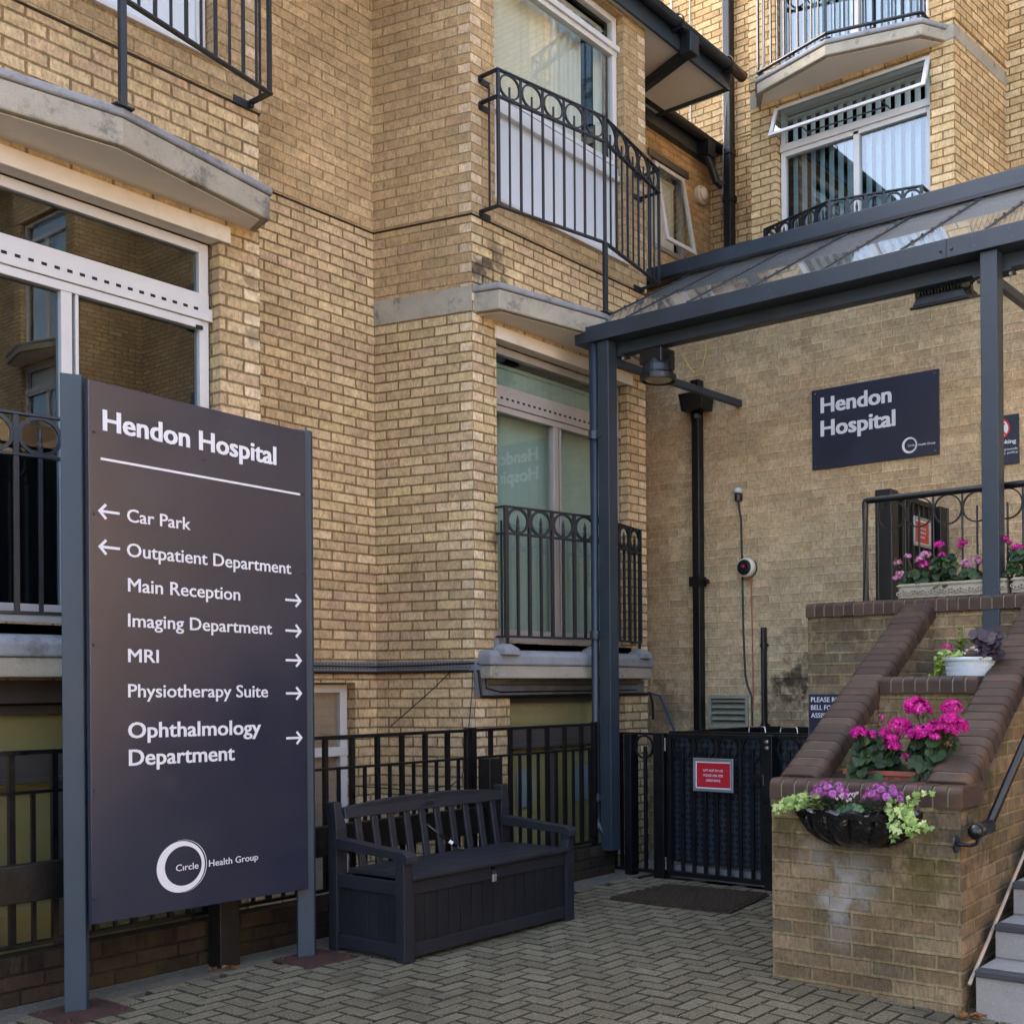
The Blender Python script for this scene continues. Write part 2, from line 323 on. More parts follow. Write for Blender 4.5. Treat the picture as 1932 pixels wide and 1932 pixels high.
# ------------------------------------------------------------------ mesh builder
class MB:
    def __init__(s): s.v = []; s.f = []; s.uv = []; s.u2 = []; s.rn = []; s.hasuv = False; s.hasr = False
    def vert(s, p): s.v.append(tuple(p)); return len(s.v) - 1
    def face(s, pts, uv=None, u2=None, r=0.):
        i0 = len(s.v); s.v.extend([tuple(p) for p in pts]); s.f.append(list(range(i0, i0 + len(pts))))
        s.uv.append(uv or [(0, 0)] * len(pts)); s.u2.append(u2 or [(50, 50)] * len(pts)); s.rn.append(r)
        if uv: s.hasuv = True
        if r: s.hasr = True
    def hull(s, A, B, r=0., caps=True):
        """two matching loops joined by side faces"""
        n = len(A)
        i0 = len(s.v); s.v.extend([tuple(p) for p in A]); s.v.extend([tuple(p) for p in B])
        fs = [[i0 + i, i0 + (i + 1) % n, i0 + n + (i + 1) % n, i0 + n + i] for i in range(n)]
        if caps: fs += [list(range(i0 + n - 1, i0 - 1, -1)), list(range(i0 + n, i0 + 2 * n))]
        for f in fs: s.f.append(f); s.uv.append([(0, 0)] * len(f)); s.u2.append([(50, 50)] * len(f)); s.rn.append(r)
        if r: s.hasr = True
    def loft(s, loops, r=0., caps=True, closed=False):
        n = len(loops[0]); i0 = len(s.v)
        for L in loops: s.v.extend([tuple(p) for p in L])
        m = len(loops); fs = []
        for k in range(m if closed else m - 1):
            a = i0 + k * n; b = i0 + ((k + 1) % m) * n
            fs += [[a + i, a + (i + 1) % n, b + (i + 1) % n, b + i] for i in range(n)]
        if caps and not closed: fs += [[i0 + i for i in range(n - 1, -1, -1)], [i0 + (m - 1) * n + i for i in range(n)]]
        for f in fs: s.f.append(f); s.uv.append([(0, 0)] * len(f)); s.u2.append([(50, 50)] * len(f)); s.rn.append(r)
        if r: s.hasr = True
    def box(s, x0, x1, y0, y1, z0, z1, r=0.):
        s.hull([(x0, y0, z0), (x1, y0, z0), (x1, y1, z0), (x0, y1, z0)], [(x0, y0, z1), (x1, y0, z1), (x1, y1, z1), (x0, y1, z1)], r)
    def fbox(s, F, t0, t1, n0, n1, z0, z1, r=0.):
        s.hull([F(t0, n0, z0), F(t1, n0, z0), F(t1, n1, z0), F(t0, n1, z0)], [F(t0, n0, z1), F(t1, n0, z1), F(t1, n1, z1), F(t0, n1, z1)], r)
    def prism(s, poly, z0, z1, r=0.): s.hull([(x, y, z0) for x, y in poly], [(x, y, z1) for x, y in poly], r)
    def bar(s, p, q, w, h, up=(0, 0, 1), r=0.):
        p = Vector(p); q = Vector(q); d = (q - p).normalized(); u = Vector(up); sd_ = d.cross(u)
        if sd_.length < 1e-4: sd_ = d.cross(Vector((1, 0, 0)))
        sd_.normalize(); u = sd_.cross(d).normalized(); a = sd_ * w / 2; b = u * h / 2
        s.hull([p - a - b, p + a - b, p + a + b, p - a + b], [q - a - b, q + a - b, q + a + b, q - a + b], r)
    def tube(s, pts, r, n=8, caps=True, rr=0.):
        pts = [Vector(p) for p in pts]; loops = []; m = len(pts); prev = None
        for i, p in enumerate(pts):
            d = ((pts[min(i + 1, m - 1)] - pts[max(i - 1, 0)])).normalized()
            a = d.cross(Vector((0, 0, 1)))
            if a.length < 1e-3: a = d.cross(Vector((1, 0, 0)))
            a.normalize()
            if prev is not None and a.dot(prev) < 0: a = -a
            prev = a; b = d.cross(a); ri = r[i] if isinstance(r, (list, tuple)) else r
            loops.append([p + a * cos(2 * pi * k / n) * ri + b * sin(2 * pi * k / n) * ri for k in range(n)])
        s.loft(loops, rr, caps)
    def ring(s, c, t, u, Rr, w, d, n=28):
        """flat-bar ring: centre c, in-plane axes t,u, radius Rr, bar width w radially, depth d"""
        c = Vector(c); t = Vector(t).normalized(); u = Vector(u).normalized(); k = t.cross(u); loops = []
        for i in range(n):
            a = 2 * pi * i / n; e = t * cos(a) + u * sin(a)
            loops.append([c + e * (Rr - w / 2) - k * d / 2, c + e * (Rr + w / 2) - k * d / 2, c + e * (Rr + w / 2) + k * d / 2, c + e * (Rr - w / 2) + k * d / 2])
        s.loft(loops, closed=True)
    def lathe(s, c, prof, n=24, ax=None, caps=True):
        c = Vector(c); A = Vector(ax or (0, 0, 1)).normalized(); x = A.orthogonal().normalized(); y = A.cross(x)
        s.loft([[c + A * h + (x * cos(2 * pi * k / n) + y * sin(2 * pi * k / n)) * r for k in range(n)] for r, h in prof], caps=caps)
    def sweep(s, pts, w, h):
        """rectangular bar w (plan) x h along a plan polyline with mitred corners"""
        P = [Vector(p) for p in pts]; loops = []
        for i, p in enumerate(P):
            d0 = (P[i] - P[i - 1]) if i else (P[1] - P[0]); d1 = (P[i + 1] - P[i]) if i + 1 < len(P) else d0
            d0 = Vector((d0.x, d0.y, 0)).normalized(); d1 = Vector((d1.x, d1.y, 0)).normalized()
            n0 = Vector((-d0.y, d0.x, 0)); n1 = Vector((-d1.y, d1.x, 0)); m = n0 + n1; m = m / (m.dot(n0)) if m.length > .1 else n0
            a = m * w / 2; b = Vector((0, 0, h / 2)); loops.append([p - a - b, p + a - b, p + a + b, p - a + b])
        s.loft(loops)
    def build(s, name, mat, parent=None, bevel=0., smooth=False, recalc=True, segs=2):
        org = Vector((0, 0, 0)); q = parent
        while q is not None: org += q.location; q = q.parent
        if parent is None:
            xs = [p[0] for p in s.v]; ys = [p[1] for p in s.v]; zs = [p[2] for p in s.v]
            org = Vector(((min(xs) + max(xs)) / 2, (min(ys) + max(ys)) / 2, min(zs)))
        me = bpy.data.meshes.new(name)
        me.from_pydata([(p[0] - org.x, p[1] - org.y, p[2] - org.z) for p in s.v], [], s.f)
        if s.hasuv:
            for nm, src in (('uv', s.uv), ('uv2', s.u2)):
                L = me.uv_layers.new(name=nm); k = 0
                flat = []
                for f in src:
                    for c in f: flat.extend(c)
                L.data.foreach_set('uv', flat)
        if s.hasr:
            A = me.attributes.new('rnd', 'FLOAT', 'FACE'); A.data.foreach_set('value', s.rn)
        if recalc and not s.hasuv:
            bmm = bmesh.new(); bmm.from_mesh(me); bmesh.ops.recalc_face_normals(bmm, faces=bmm.faces); bmm.to_mesh(me); bmm.free()
        if smooth: me.polygons.foreach_set('use_smooth', [True] * len(me.polygons))
        me.materials.append(MATS[mat] if isinstance(mat, str) else mat)
        o = bpy.data.objects.new(name, me); COL.objects.link(o)
        if parent is None: o.location = org
        else: o.parent = parent
        if bevel:
            b = o.modifiers.new('bevel', 'BEVEL'); b.width = bevel; b.segments = segs; b.limit_method = 'ANGLE'; b.angle_limit = radians(40)
        return o

def tag(o, label, cat, group=None, kind=None):
    if kind: o['kind'] = kind
    if label: o['label'] = label
    if cat: o['category'] = cat
    if group: o['group'] = group
    return o
def thing(name, label, cat, loc, group=None):
    o = bpy.data.objects.new(name, None); COL.objects.link(o); o.location = loc; o.empty_display_size = .1
    return tag(o, label, cat, group)
def structure(o): o['kind'] = 'structure'; return o

def one(fn, *a, **k):
    m = MB(); getattr(m, fn)(*a, **k); return m
def FLY(Y): return lambda t, n, z: (t, Y - n, z)           # facing -Y, t = x
def FRX(X): return lambda t, n, z: (X - n, t, z)           # facing -X, t = y
def FSEG(ax, ay, bx, by):
    L = hypot(bx - ax, by - ay); dx, dy = (bx - ax) / L, (by - ay) / L
    return (lambda t, n, z: (ax + dx * t + dy * n, ay + dy * t - dx * n, z)), L   # n to the right of a->b

def wall(mb, F, t0, t1, z0, z1, holes=(), q=(False, False), u0=0., n=0., reveal=.11, uw=None):
    ts = sorted({t0, t1, *[h[0] for h in holes], *[h[1] for h in holes]}); zs = sorted({z0, z1, *[h[2] for h in holes], *[h[3] for h in holes]})
    ts = [t for t in ts if t0 <= t <= t1]; zs = [z for z in zs if z0 <= z <= z1]
    k = (uw / (t1 - t0)) if uw else 1.
    U = lambda t: u0 + (t - t0) * k
    for a, b in zip(ts, ts[1:]):
        for c, d in zip(zs, zs[1:]):
            mt, mz = (a + b) / 2, (c + d) / 2
            if any(h[0] < mt < h[1] and h[2] < mz < h[3] for h in holes): continue
            cs = [(a, c), (b, c), (b, d), (a, d)]
            mb.face([F(t, n, z) for t, z in cs], [(U(t), z) for t, z in cs],
                    [((t - t0) * k if q[0] else 50, (t1 - t) * k if q[1] else 50) for t, z in cs])
    for h in holes:
        a, b, c, d = h[0], h[1], max(h[2], z0), min(h[3], z1)
        for t in (a, b): mb.face([F(t, n, c), F(t, n - reveal, c), F(t, n - reveal, d), F(t, n, d)], [(.03, c), (.03 + reveal, c), (.03 + reveal, d), (.03, d)])
        for z in (h[2], h[3]):
            if z0 < z < z1: mb.face([F(a, n, z), F(b, n, z), F(b, n - reveal, z), F(a, n - reveal, z)], [(U(a), z + .02), (U(b), z + .02), (U(b), z + .02 + reveal), (U(a), z + .02 + reveal)])

def text(body, name, parent, mat, org, xd, ud, width, cap, bold=.012, proud=.002, align='L'):
    """flat lettering: org = baseline start, xd/ud unit vectors, width and capital height in metres; weight by shifted layers"""
    cu = bpy.data.curves.new('t', 'FONT'); cu.body = body; cu.resolution_u = 3
    to = bpy.data.objects.new('t', cu); COL.objects.link(to)
    hc = bpy.data.curves.new('h', 'FONT'); hc.body = 'H'; ho = bpy.data.objects.new('h', hc); COL.objects.link(ho)
    dg = bpy.context.evaluated_depsgraph_get(); dg.update()
    me = bpy.data.meshes.new_from_object(to.evaluated_get(dg)); hm = bpy.data.meshes.new_from_object(ho.evaluated_get(dg))
    ch = max(v.co.y for v in hm.vertices); x0 = min(v.co.x for v in me.vertices); x1 = max(v.co.x for v in me.vertices)
    vs = [(v.co.x - x0, v.co.y) for v in me.vertices]; fs = [list(p.vertices) for p in me.polygons]
    bpy.data.objects.remove(to); bpy.data.objects.remove(ho)
    bx = bold * 2.0; by = bold * .9
    sx = width / (x1 - x0 + bx); sy = cap / (ch + by)
    xd = Vector(xd); ud = Vector(ud); nd = xd.cross(ud); org = Vector(org)
    po = Vector((0, 0, 0)); qq = parent
    while qq is not None: po += qq.location; qq = qq.parent
    V_ = []; F_ = []
    for k, (dx, dy) in enumerate(((0, 0), (1, 0), (.5, 0), (.25, 0), (.75, 0), (0, 1), (1, 1), (.5, 1), (0, .5), (1, .5), (.25, 1), (.75, 1))):
        i0 = len(V_); V_ += [org - po + xd * ((x + bx * dx) * sx) + ud * ((y + by * dy) * sy) + nd * (proud + .00007 * k) for x, y in vs]; F_ += [[i + i0 for i in f] for f in fs]
    m2_ = bpy.data.meshes.new(name); m2_.from_pydata([tuple(v) for v in V_], [], F_); m2_.materials.append(MATS[mat])
    o = bpy.data.objects.new(name, m2_); COL.objects.link(o); o.parent = parent
    return o
def plate(mb, O, xd, ud, poly, th=.0012, proud=.002):
    O = Vector(O); xd = Vector(xd); ud = Vector(ud); nd = xd.cross(ud)
    A = [O + xd * x + ud * y + nd * proud for x, y in poly]; mb.hull(A, [p + nd * th for p in A])
def emblem(parent, O, xd, ud, Rr, name='emblem', mat='lettering_white'):
    """broad brush-drawn ring, thick on the left, with a thin second stroke on the right"""
    m = MB(); n = 72; O = Vector(O); xd = Vector(xd); ud = Vector(ud); nd = xd.cross(ud); inn = []; out = []
    for i in range(n):
        a = 2 * pi * i / n; w = .19 - .06 * cos(a - .35)
        out.append((cos(a) * Rr, sin(a) * Rr)); inn.append((cos(a) * Rr * (1 - w * 1.2) + .03 * Rr, sin(a) * Rr * (1 - w * 1.2)))
    loops = []
    for i in range(n):
        A = O + xd * inn[i][0] + ud * inn[i][1] + nd * .002; B = O + xd * out[i][0] + ud * out[i][1] + nd * .002
        loops.append([A, B, B + nd * .0012, A + nd * .0012])
    m.loft(loops, closed=True)
    loops = []
    for i in range(41):
        a = -1.5 + 3.25 * i / 40; tw = .018 * sin(pi * i / 40) + .004
        c = (.035 * Rr, .01 * Rr); r1 = Rr * 1.03; r2 = r1 + Rr * tw
        A = O + xd * (c[0] + cos(a) * r1) + ud * (c[1] + sin(a) * r1) + nd * .002; B = O + xd * (c[0] + cos(a) * r2) + ud * (c[1] + sin(a) * r2) + nd * .002
        loops.append([A, B, B + nd * .0012, A + nd * .0012])
    m.loft(loops)
    return m.build(name, mat, parent)
def arrow(parent, O, xd, ud, L, hd, sgn=1, th=.0125):
    m = MB()
    def seg(p, q, pr=.002):
        d = Vector((q[0] - p[0], q[1] - p[1])); d.normalize(); k = Vector((-d.y, d.x)) * th / 2
        plate(m, O, xd, ud, [(p[0] - k.x, p[1] - k.y), (q[0] - k.x, q[1] - k.y), (q[0] + k.x, q[1] + k.y), (p[0] + k.x, p[1] + k.y)], .0012, pr)
    seg((0, 0), (sgn * (L - th * .8), 0)); tip = (sgn * L, 0)
    seg((sgn * (L - hd), hd), (tip[0], tip[1] - .004), .0024); seg((sgn * (L - hd), -hd), (tip[0], tip[1] + .004), .0028)
    return m.build('arrow', 'lettering_white', parent)
# ================================================================== ground
def gz(x, y): return -.045 * min(max((3.0 - y) / 1.05, 0), 1.4)
m = MB(); m.face([(-60, -60, -.10), (60, -60, -.10), (60, 60, -.10), (-60, 60, -.10)]); 
structure(m.build('ground', 'asphalt', recalc=False))
m = MB(); m.face([(-1.5, -1.5, -.080), (8.7, -1.5, -.080), (8.7, 5.74, -.080), (-1.5, 5.74, -.080)])
structure(m.build('paving_bed', 'joint_sand', recalc=False))
m = MB()
def paver(x0, x1, y0, y1):
    g = .0048; r = R.random(); h = R.uniform(-.0025, .0015); c = .004
    x0 += g; x1 -= g; y0 += g; y1 -= g
    if (x0 + x1) / 2 > 7.0 or (y0 + y1) / 2 > 5.48: return
    P = [(x0, y0), (x1, y0), (x1, y1), (x0, y1)]; Q = [(x0 + c, y0 + c), (x1 - c, y0 + c), (x1 - c, y1 - c), (x0 + c, y1 - c)]
    tl = (R.uniform(-.012, .012), R.uniform(-.012, .012)); mx, my = (x0 + x1) / 2, (y0 + y1) / 2
    zf = lambda p, d: (p[0], p[1], gz(*p) + h + d + tl[0] * (p[0] - mx) + tl[1] * (p[1] - my))
    A = [zf(p, -.05) for p in P]; B = [zf(p, -.006) for p in P]; D = [zf(p, 0) for p in Q]
    m.loft([A, B, D], .002, caps=False); m.face(D, r=.06 + .92 * r)
for j in range(-8, 58):
    for i in range(-16, 76):
        if (i - j) % 4 == 0:
            paver(i * .1, i * .1 + .2, j * .1, j * .1 + .1)
            paver((i + 2) * .1, (i + 3) * .1, (j - 1) * .1, (j + 1) * .1)
structure(m.build('paving', 'paver'))
m = MB(); m.box(-1.5, 7.0, 5.483, 5.735, -.08, .002); structure(m.build('kerb_strip', 'apron', bevel=.004))
m = MB(); m.box(-2.0, 8.6, 5.86, 8.4, -1.05, -1.0); structure(m.build('lightwell_floor', 'apron'))

# ================================================================== left wing
Y1, Y2 = 6.22, 7.12
ZS, ZT = 5.09, 7.72            # string course, eaves
F1, F2 = FLY(Y1), FLY(Y2)
BX = (7.02, 7.02 - 3.93)      # bay centres
left = thing('brick_building', 'left wing of yellow brick with two balconied bays beneath black gutters', 'building', (5.8, 7.12, 0))
lo = MB(); hi = MB()
up_hole = lambda c: (c - .83, c + .77, 5.29, 7.48)
lo_hole = lambda c: (c - .82, c + .80, 1.86, 4.22)
bs_hole = lambda c: (c - .70, c + .74, -.35, 1.44)
for c in BX:
    a, b = c - 1.07, c + 1.07
    wall(lo, F1, a, b, -1.05, ZS, [lo_hole(c), bs_hole(c)], (True, True), 0., uw=2.1375)
    wall(hi, F1, a - .0105, b + .0105, ZS, ZT, [up_hole(c)], (True, True), .0, n=.013, uw=2.1375)
    hi.face([F1(a, 0, ZS), F1(b, 0, ZS), F1(b, .013, ZS), F1(a, .013, ZS)], [(a, .03), (b, .03), (b, .04), (a, .04)])
    for sgn in (-1, 1):       # splayed returns
        if sgn < 0: f, L = FSEG(c - 1.07 - .187, Y2, c - 1.07, Y1)
        else: f, L = FSEG(c + 1.07, Y1, c + 1.07 + .187, Y2)
        k = .9; qq = (False, True) if sgn < 0 else (True, False)
        if c == BX[0] or sgn > 0 or True:
            u0 = (.1125 if sgn > 0 else .1125 + .225 * 4 - k * 1.0)
            wall(lo, f, 0, L, -1.05, 4.355, (), qq, u0, uw=k); wall(hi, f, 0, L, 4.355, ZS, (), qq, u0, uw=k); wall(hi, f, (0 if sgn < 0 else -.0105), L + (.0105 if sgn < 0 else 0), ZS, ZT, (), qq, u0, n=.013, uw=k)
            hi.face([f(0, 0, ZS), f(L, 0, ZS), f(L, .013, ZS), f(0, .013, ZS)], [(0, .03), (L, .03), (L, .04), (0, .04)])
# recessed main wall between the bays, left of them and to the right
segs = [(-12.0, BX[1] - 1.257), (BX[1] + 1.257, BX[0] - 1.257), (BX[0] + 1.257, 10.5)]
bsw = (5.0, 5.561, -.4, 1.55); w3 = (9.37, 9.97, 6.15, 7.09)
for i, (a, b) in enumerate(segs):
    wall(lo, F2, a, b, -1.05, ZS, [bsw] if i == 1 else (), (False, False), (5.763 - b) % .225)
    wall(hi, F2, a, b, ZS, ZT - .1 if i == 2 else ZT, [w3] if i == 2 else (), (False, False), .07, n=.013)
    hi.face([F2(a, 0, ZS), F2(b, 0, ZS), F2(b, .013, ZS), F2(a, .013, ZS)], [(a, .03), (b, .03), (b, .04), (a, .04)])
lo.build('wall', 'brick_lower', left); hi.build('upper_wall', 'brick_upper', left)
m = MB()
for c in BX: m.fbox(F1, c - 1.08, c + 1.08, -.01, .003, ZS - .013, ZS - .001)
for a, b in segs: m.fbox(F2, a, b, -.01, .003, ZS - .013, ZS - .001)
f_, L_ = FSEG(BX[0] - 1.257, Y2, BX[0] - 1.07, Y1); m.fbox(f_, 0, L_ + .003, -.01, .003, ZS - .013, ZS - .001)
m.build('shadow_strip', 'shadow_brown', left)  # thin dark strip painting in the shadow under the projecting string course
# concrete band on the splayed return
f, L = FSEG(BX[0] - 1.257, Y2, BX[0] - 1.07, Y1)
m = MB(); m.hull([f(.01, -.05, 4.357), f(L + .0, -.05, 4.357), f(L + .0, .006, 4.357), f(.01, .006, 4.357)], [f(.01, -.05, 4.545), f(L, -.05, 4.545), f(L, .006, 4.545), f(.01, .006, 4.545)])
m.build('concrete_band', 'concrete', left)
# roof, eaves, gutters
m = MB(); m.hull([(-12, 6.1, 7.72), (9.5, 6.1, 7.72), (9.5, 13, 10.0), (-12, 13, 10.0)], [(-12, 6.1, 7.76), (9.5, 6.1, 7.76), (9.5, 13, 10.04), (-12, 13, 10.04)]); m.hull([(9.5, 7.0, 7.6), (10.6, 7.0, 7.6), (10.6, 13, 9.6), (9.5, 13, 9.6)], [(9.5, 7.0, 7.64), (10.6, 7.0, 7.64), (10.6, 13, 9.64), (9.5, 13, 9.64)])
rf = m.build('roof', 'roof_tile', left)
m = MB(); m.box(-12, 10.47, 12.7, 12.8, -1.05, 9.9); m.box(-12.0, -11.9, 7.12, 12.7, -1.05, 8.05); m.build('rear_wall', 'brick_opposite', left)
m = MB(); m.box(-4, 9.36, 6.15, 7.13, 7.52, 7.535); m.build('soffit', 'soffit_paint', left)
m = MB(); m.box(-4, 9.39, 6.118, 6.148, 7.49, 7.70); m.box(9.362, 9.39, 6.148, 7.13, 7.49, 7.70); m.box(8.9, 10.5, 7.03, 7.06, 7.39, 7.60); m.box(8.9, 10.5, 7.06, 7.13, 7.385, 7.40)
m.build('fascia', 'anthracite', left, bevel=.003)
def gutter(x0, x1, yc, zt, r=.062):
    m = MB(); loops = []
    for x in (x0, x1):
        o = [(x, yc - r, zt)] + [(x, yc + r * cos(a), zt + r * 1.05 * sin(a)) for a in [pi + i * pi / 8 for i in range(1, 8)]] + [(x, yc + r, zt), (x, yc + r * .88, zt)] + [(x, yc + r * .88 * cos(a), zt + r * .93 * sin(a)) for a in [2 * pi - i * pi / 8 for i in range(1, 8)]] + [(x, yc - r * .88, zt)]
        loops.append(o)
    m.loft(loops); 
    for x in (x0, x1): m.hull([(x - .004, yc + r * cos(pi + i * pi / 8), zt + r * 1.05 * sin(pi + i * pi / 8)) for i in range(9)], [(x + .004, yc + r * cos(pi + i * pi / 8), zt + r * 1.05 * sin(pi + i * pi / 8)) for i in range(9)])
    return m
g = gutter(-4, 9.52, 6.05, 7.68); gu = g.build('gutter', 'rail_blue_black', left)
m = MB()
for x in (7.6, 8.4, 9.25): m.box(x - .015, x + .015, 5.98, 6.115, 7.60, 7.615); m.ring((x, 6.05, 7.68), (0, 1, 0), (0, 0, 1), .068, .006, .03, 20)
m.build('gutter_bracket', 'rail_blue_black', gu)
m = MB(); m.box(8.52, 8.66, 5.985, 6.115, 7.45, 7.64); m.bar((8.6, 6.05, 7.50), (8.75, 7.05, 7.34), .085, .085); m.build('downpipe', 'rail_blue_black', left, bevel=.012)
g = gutter(9.0, 10.5, 6.955, 7.57); g2 = g.build('gutter', 'rail_blue_black', left)
m = MB(); m.tube([(10.2, 6.955, 7.55), (10.2, 6.955, 7.36), (10.27, 6.93, 7.24), (10.3, 6.90, 7.12), (10.36, 6.86, 7.08)], .045, 10); m.box(10.13, 10.27, 6.89, 7.02, 7.36, 7.53); m.build('downpipe', 'rail_blue_black', left, smooth=False)

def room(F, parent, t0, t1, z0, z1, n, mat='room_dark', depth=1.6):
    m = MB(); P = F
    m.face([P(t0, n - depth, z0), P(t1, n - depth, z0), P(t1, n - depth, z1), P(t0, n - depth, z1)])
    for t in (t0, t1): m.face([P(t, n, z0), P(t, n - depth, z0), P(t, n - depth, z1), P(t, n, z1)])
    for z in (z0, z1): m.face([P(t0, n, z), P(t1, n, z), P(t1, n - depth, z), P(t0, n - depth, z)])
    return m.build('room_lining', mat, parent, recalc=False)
def blinds(F, parent, t0, t1, z0, z1, n, pitch=.085, ang=.9, mat='blind_beige', gap=None):
    m = MB(); t = t0 + pitch / 2; w_ = .089 / 2
    while t < t1:
        a = ang + R.uniform(-.06, .06); dt, dn = cos(a) * w_, sin(a) * w_
        if not gap or not any(g0 < t < g1 for g0, g1 in gap):
            c = [(t - dt, n - dn), (t, n + .004), (t + dt, n + dn)]
            lo_ = [F(x, y, z0) for x, y in c] + [F(x, y - .0015, z0) for x, y in c[::-1]]
            hi_ = [F(x, y, z1) for x, y in c] + [F(x, y - .0015, z1) for x, y in c[::-1]]
            m.hull(lo_, hi_)
        t += pitch
    m.fbox(F, t0, t1, n - .02, n + .02, z1, z1 + .03)
    return m.build('blind', mat, parent)
def window(F, parent, t0, t1, z0, z1, n, fw=.055, v=(), h=(), panes=None, mat='frame_white', glass='glass_window', fd=.06, name='window', label=None, solid=None):
    """frame bars proud of panes; v: (t, z0, z1, width), h: (z, height, t0, t1, extra proud)"""
    m = MB()
    m.fbox(F, t0, t0 + fw, n - fd, n, z0, z1); m.fbox(F, t1 - fw, t1, n - fd, n, z0, z1)
    m.fbox(F, t0 + fw, t1 - fw, n - fd, n, z0, z0 + fw); m.fbox(F, t0 + fw, t1 - fw, n - fd, n, z1 - fw, z1)
    for t, a, b, wd in v: m.fbox(F, t - wd / 2, t + wd / 2, n - fd, n + .004, a, b)
    for z, hh, a, b, pr in h: m.fbox(F, a, b, n - fd, n + pr, z - hh / 2, z + hh / 2)
    o = m.build(name, mat, parent, bevel=.004)
    if label: o['label'] = label
    for (a, b, c, d) in panes or [(t0 + fw, t1 - fw, z0 + fw, z1 - fw)]:
        g = MB(); g.fbox(F, a, b, n - .036, n - .030, c, d); g.build('pane', glass, o)
    if solid:
        a, b, c, d = solid; g = MB(); g.fbox(F, a, b, n - .04, n - .022, c, d); g.build('infill_panel', 'panel_white', o)
    return o
def bow(c, e=1.05, h=1.0, n1=.22, n2=.42, grow=0.): return [(c - e - grow, -.05), (c - e - grow, .0), (c - h - grow, n1 + grow), (c, n2 + grow), (c + h + grow, n1 + grow), (c + e + grow, .0), (c + e + grow, -.05)]
def balcony(F, parent, c, zt, th=.2, e=1.05, h=1.0, n1=.22, n2=.42, soffit=True):
    m = MB(); P = bow(c, e, h, n1, n2); m.hull([F(t, n, zt - th) for t, n in P], [F(t, n, zt - .05) for t, n in P]); o = m.build('balcony_slab', 'concrete', parent, bevel=.012)
    m = MB(); P = bow(c, e, h, n1, n2, .012); m.hull([F(t, n, zt - .049) for t, n in P], [F(t, n, zt) for t, n in P]); m.build('slab_capping', 'slab_cap', o, bevel=.016, segs=3)
    if soffit:
        P = bow(c, e - .05, h - .05, n1 - .04, n2 - .045); m = MB(); m.hull([F(t, n, zt - th - .004) for t, n in P], [F(t, n, zt - th + .002) for t, n in P]); m.build('soffit', 'soffit_paint', o)
    return o
def slots(F, parent, t0, t1, z, n, pitch, wd=.028, hh=.017):
    m = MB(); t = t0
    while t < t1: m.fbox(F, t, t + wd, n - .004, n + .0012, z - hh / 2, z + hh / 2); t += pitch
    m.build('vent_slots', 'slot_dark', parent)

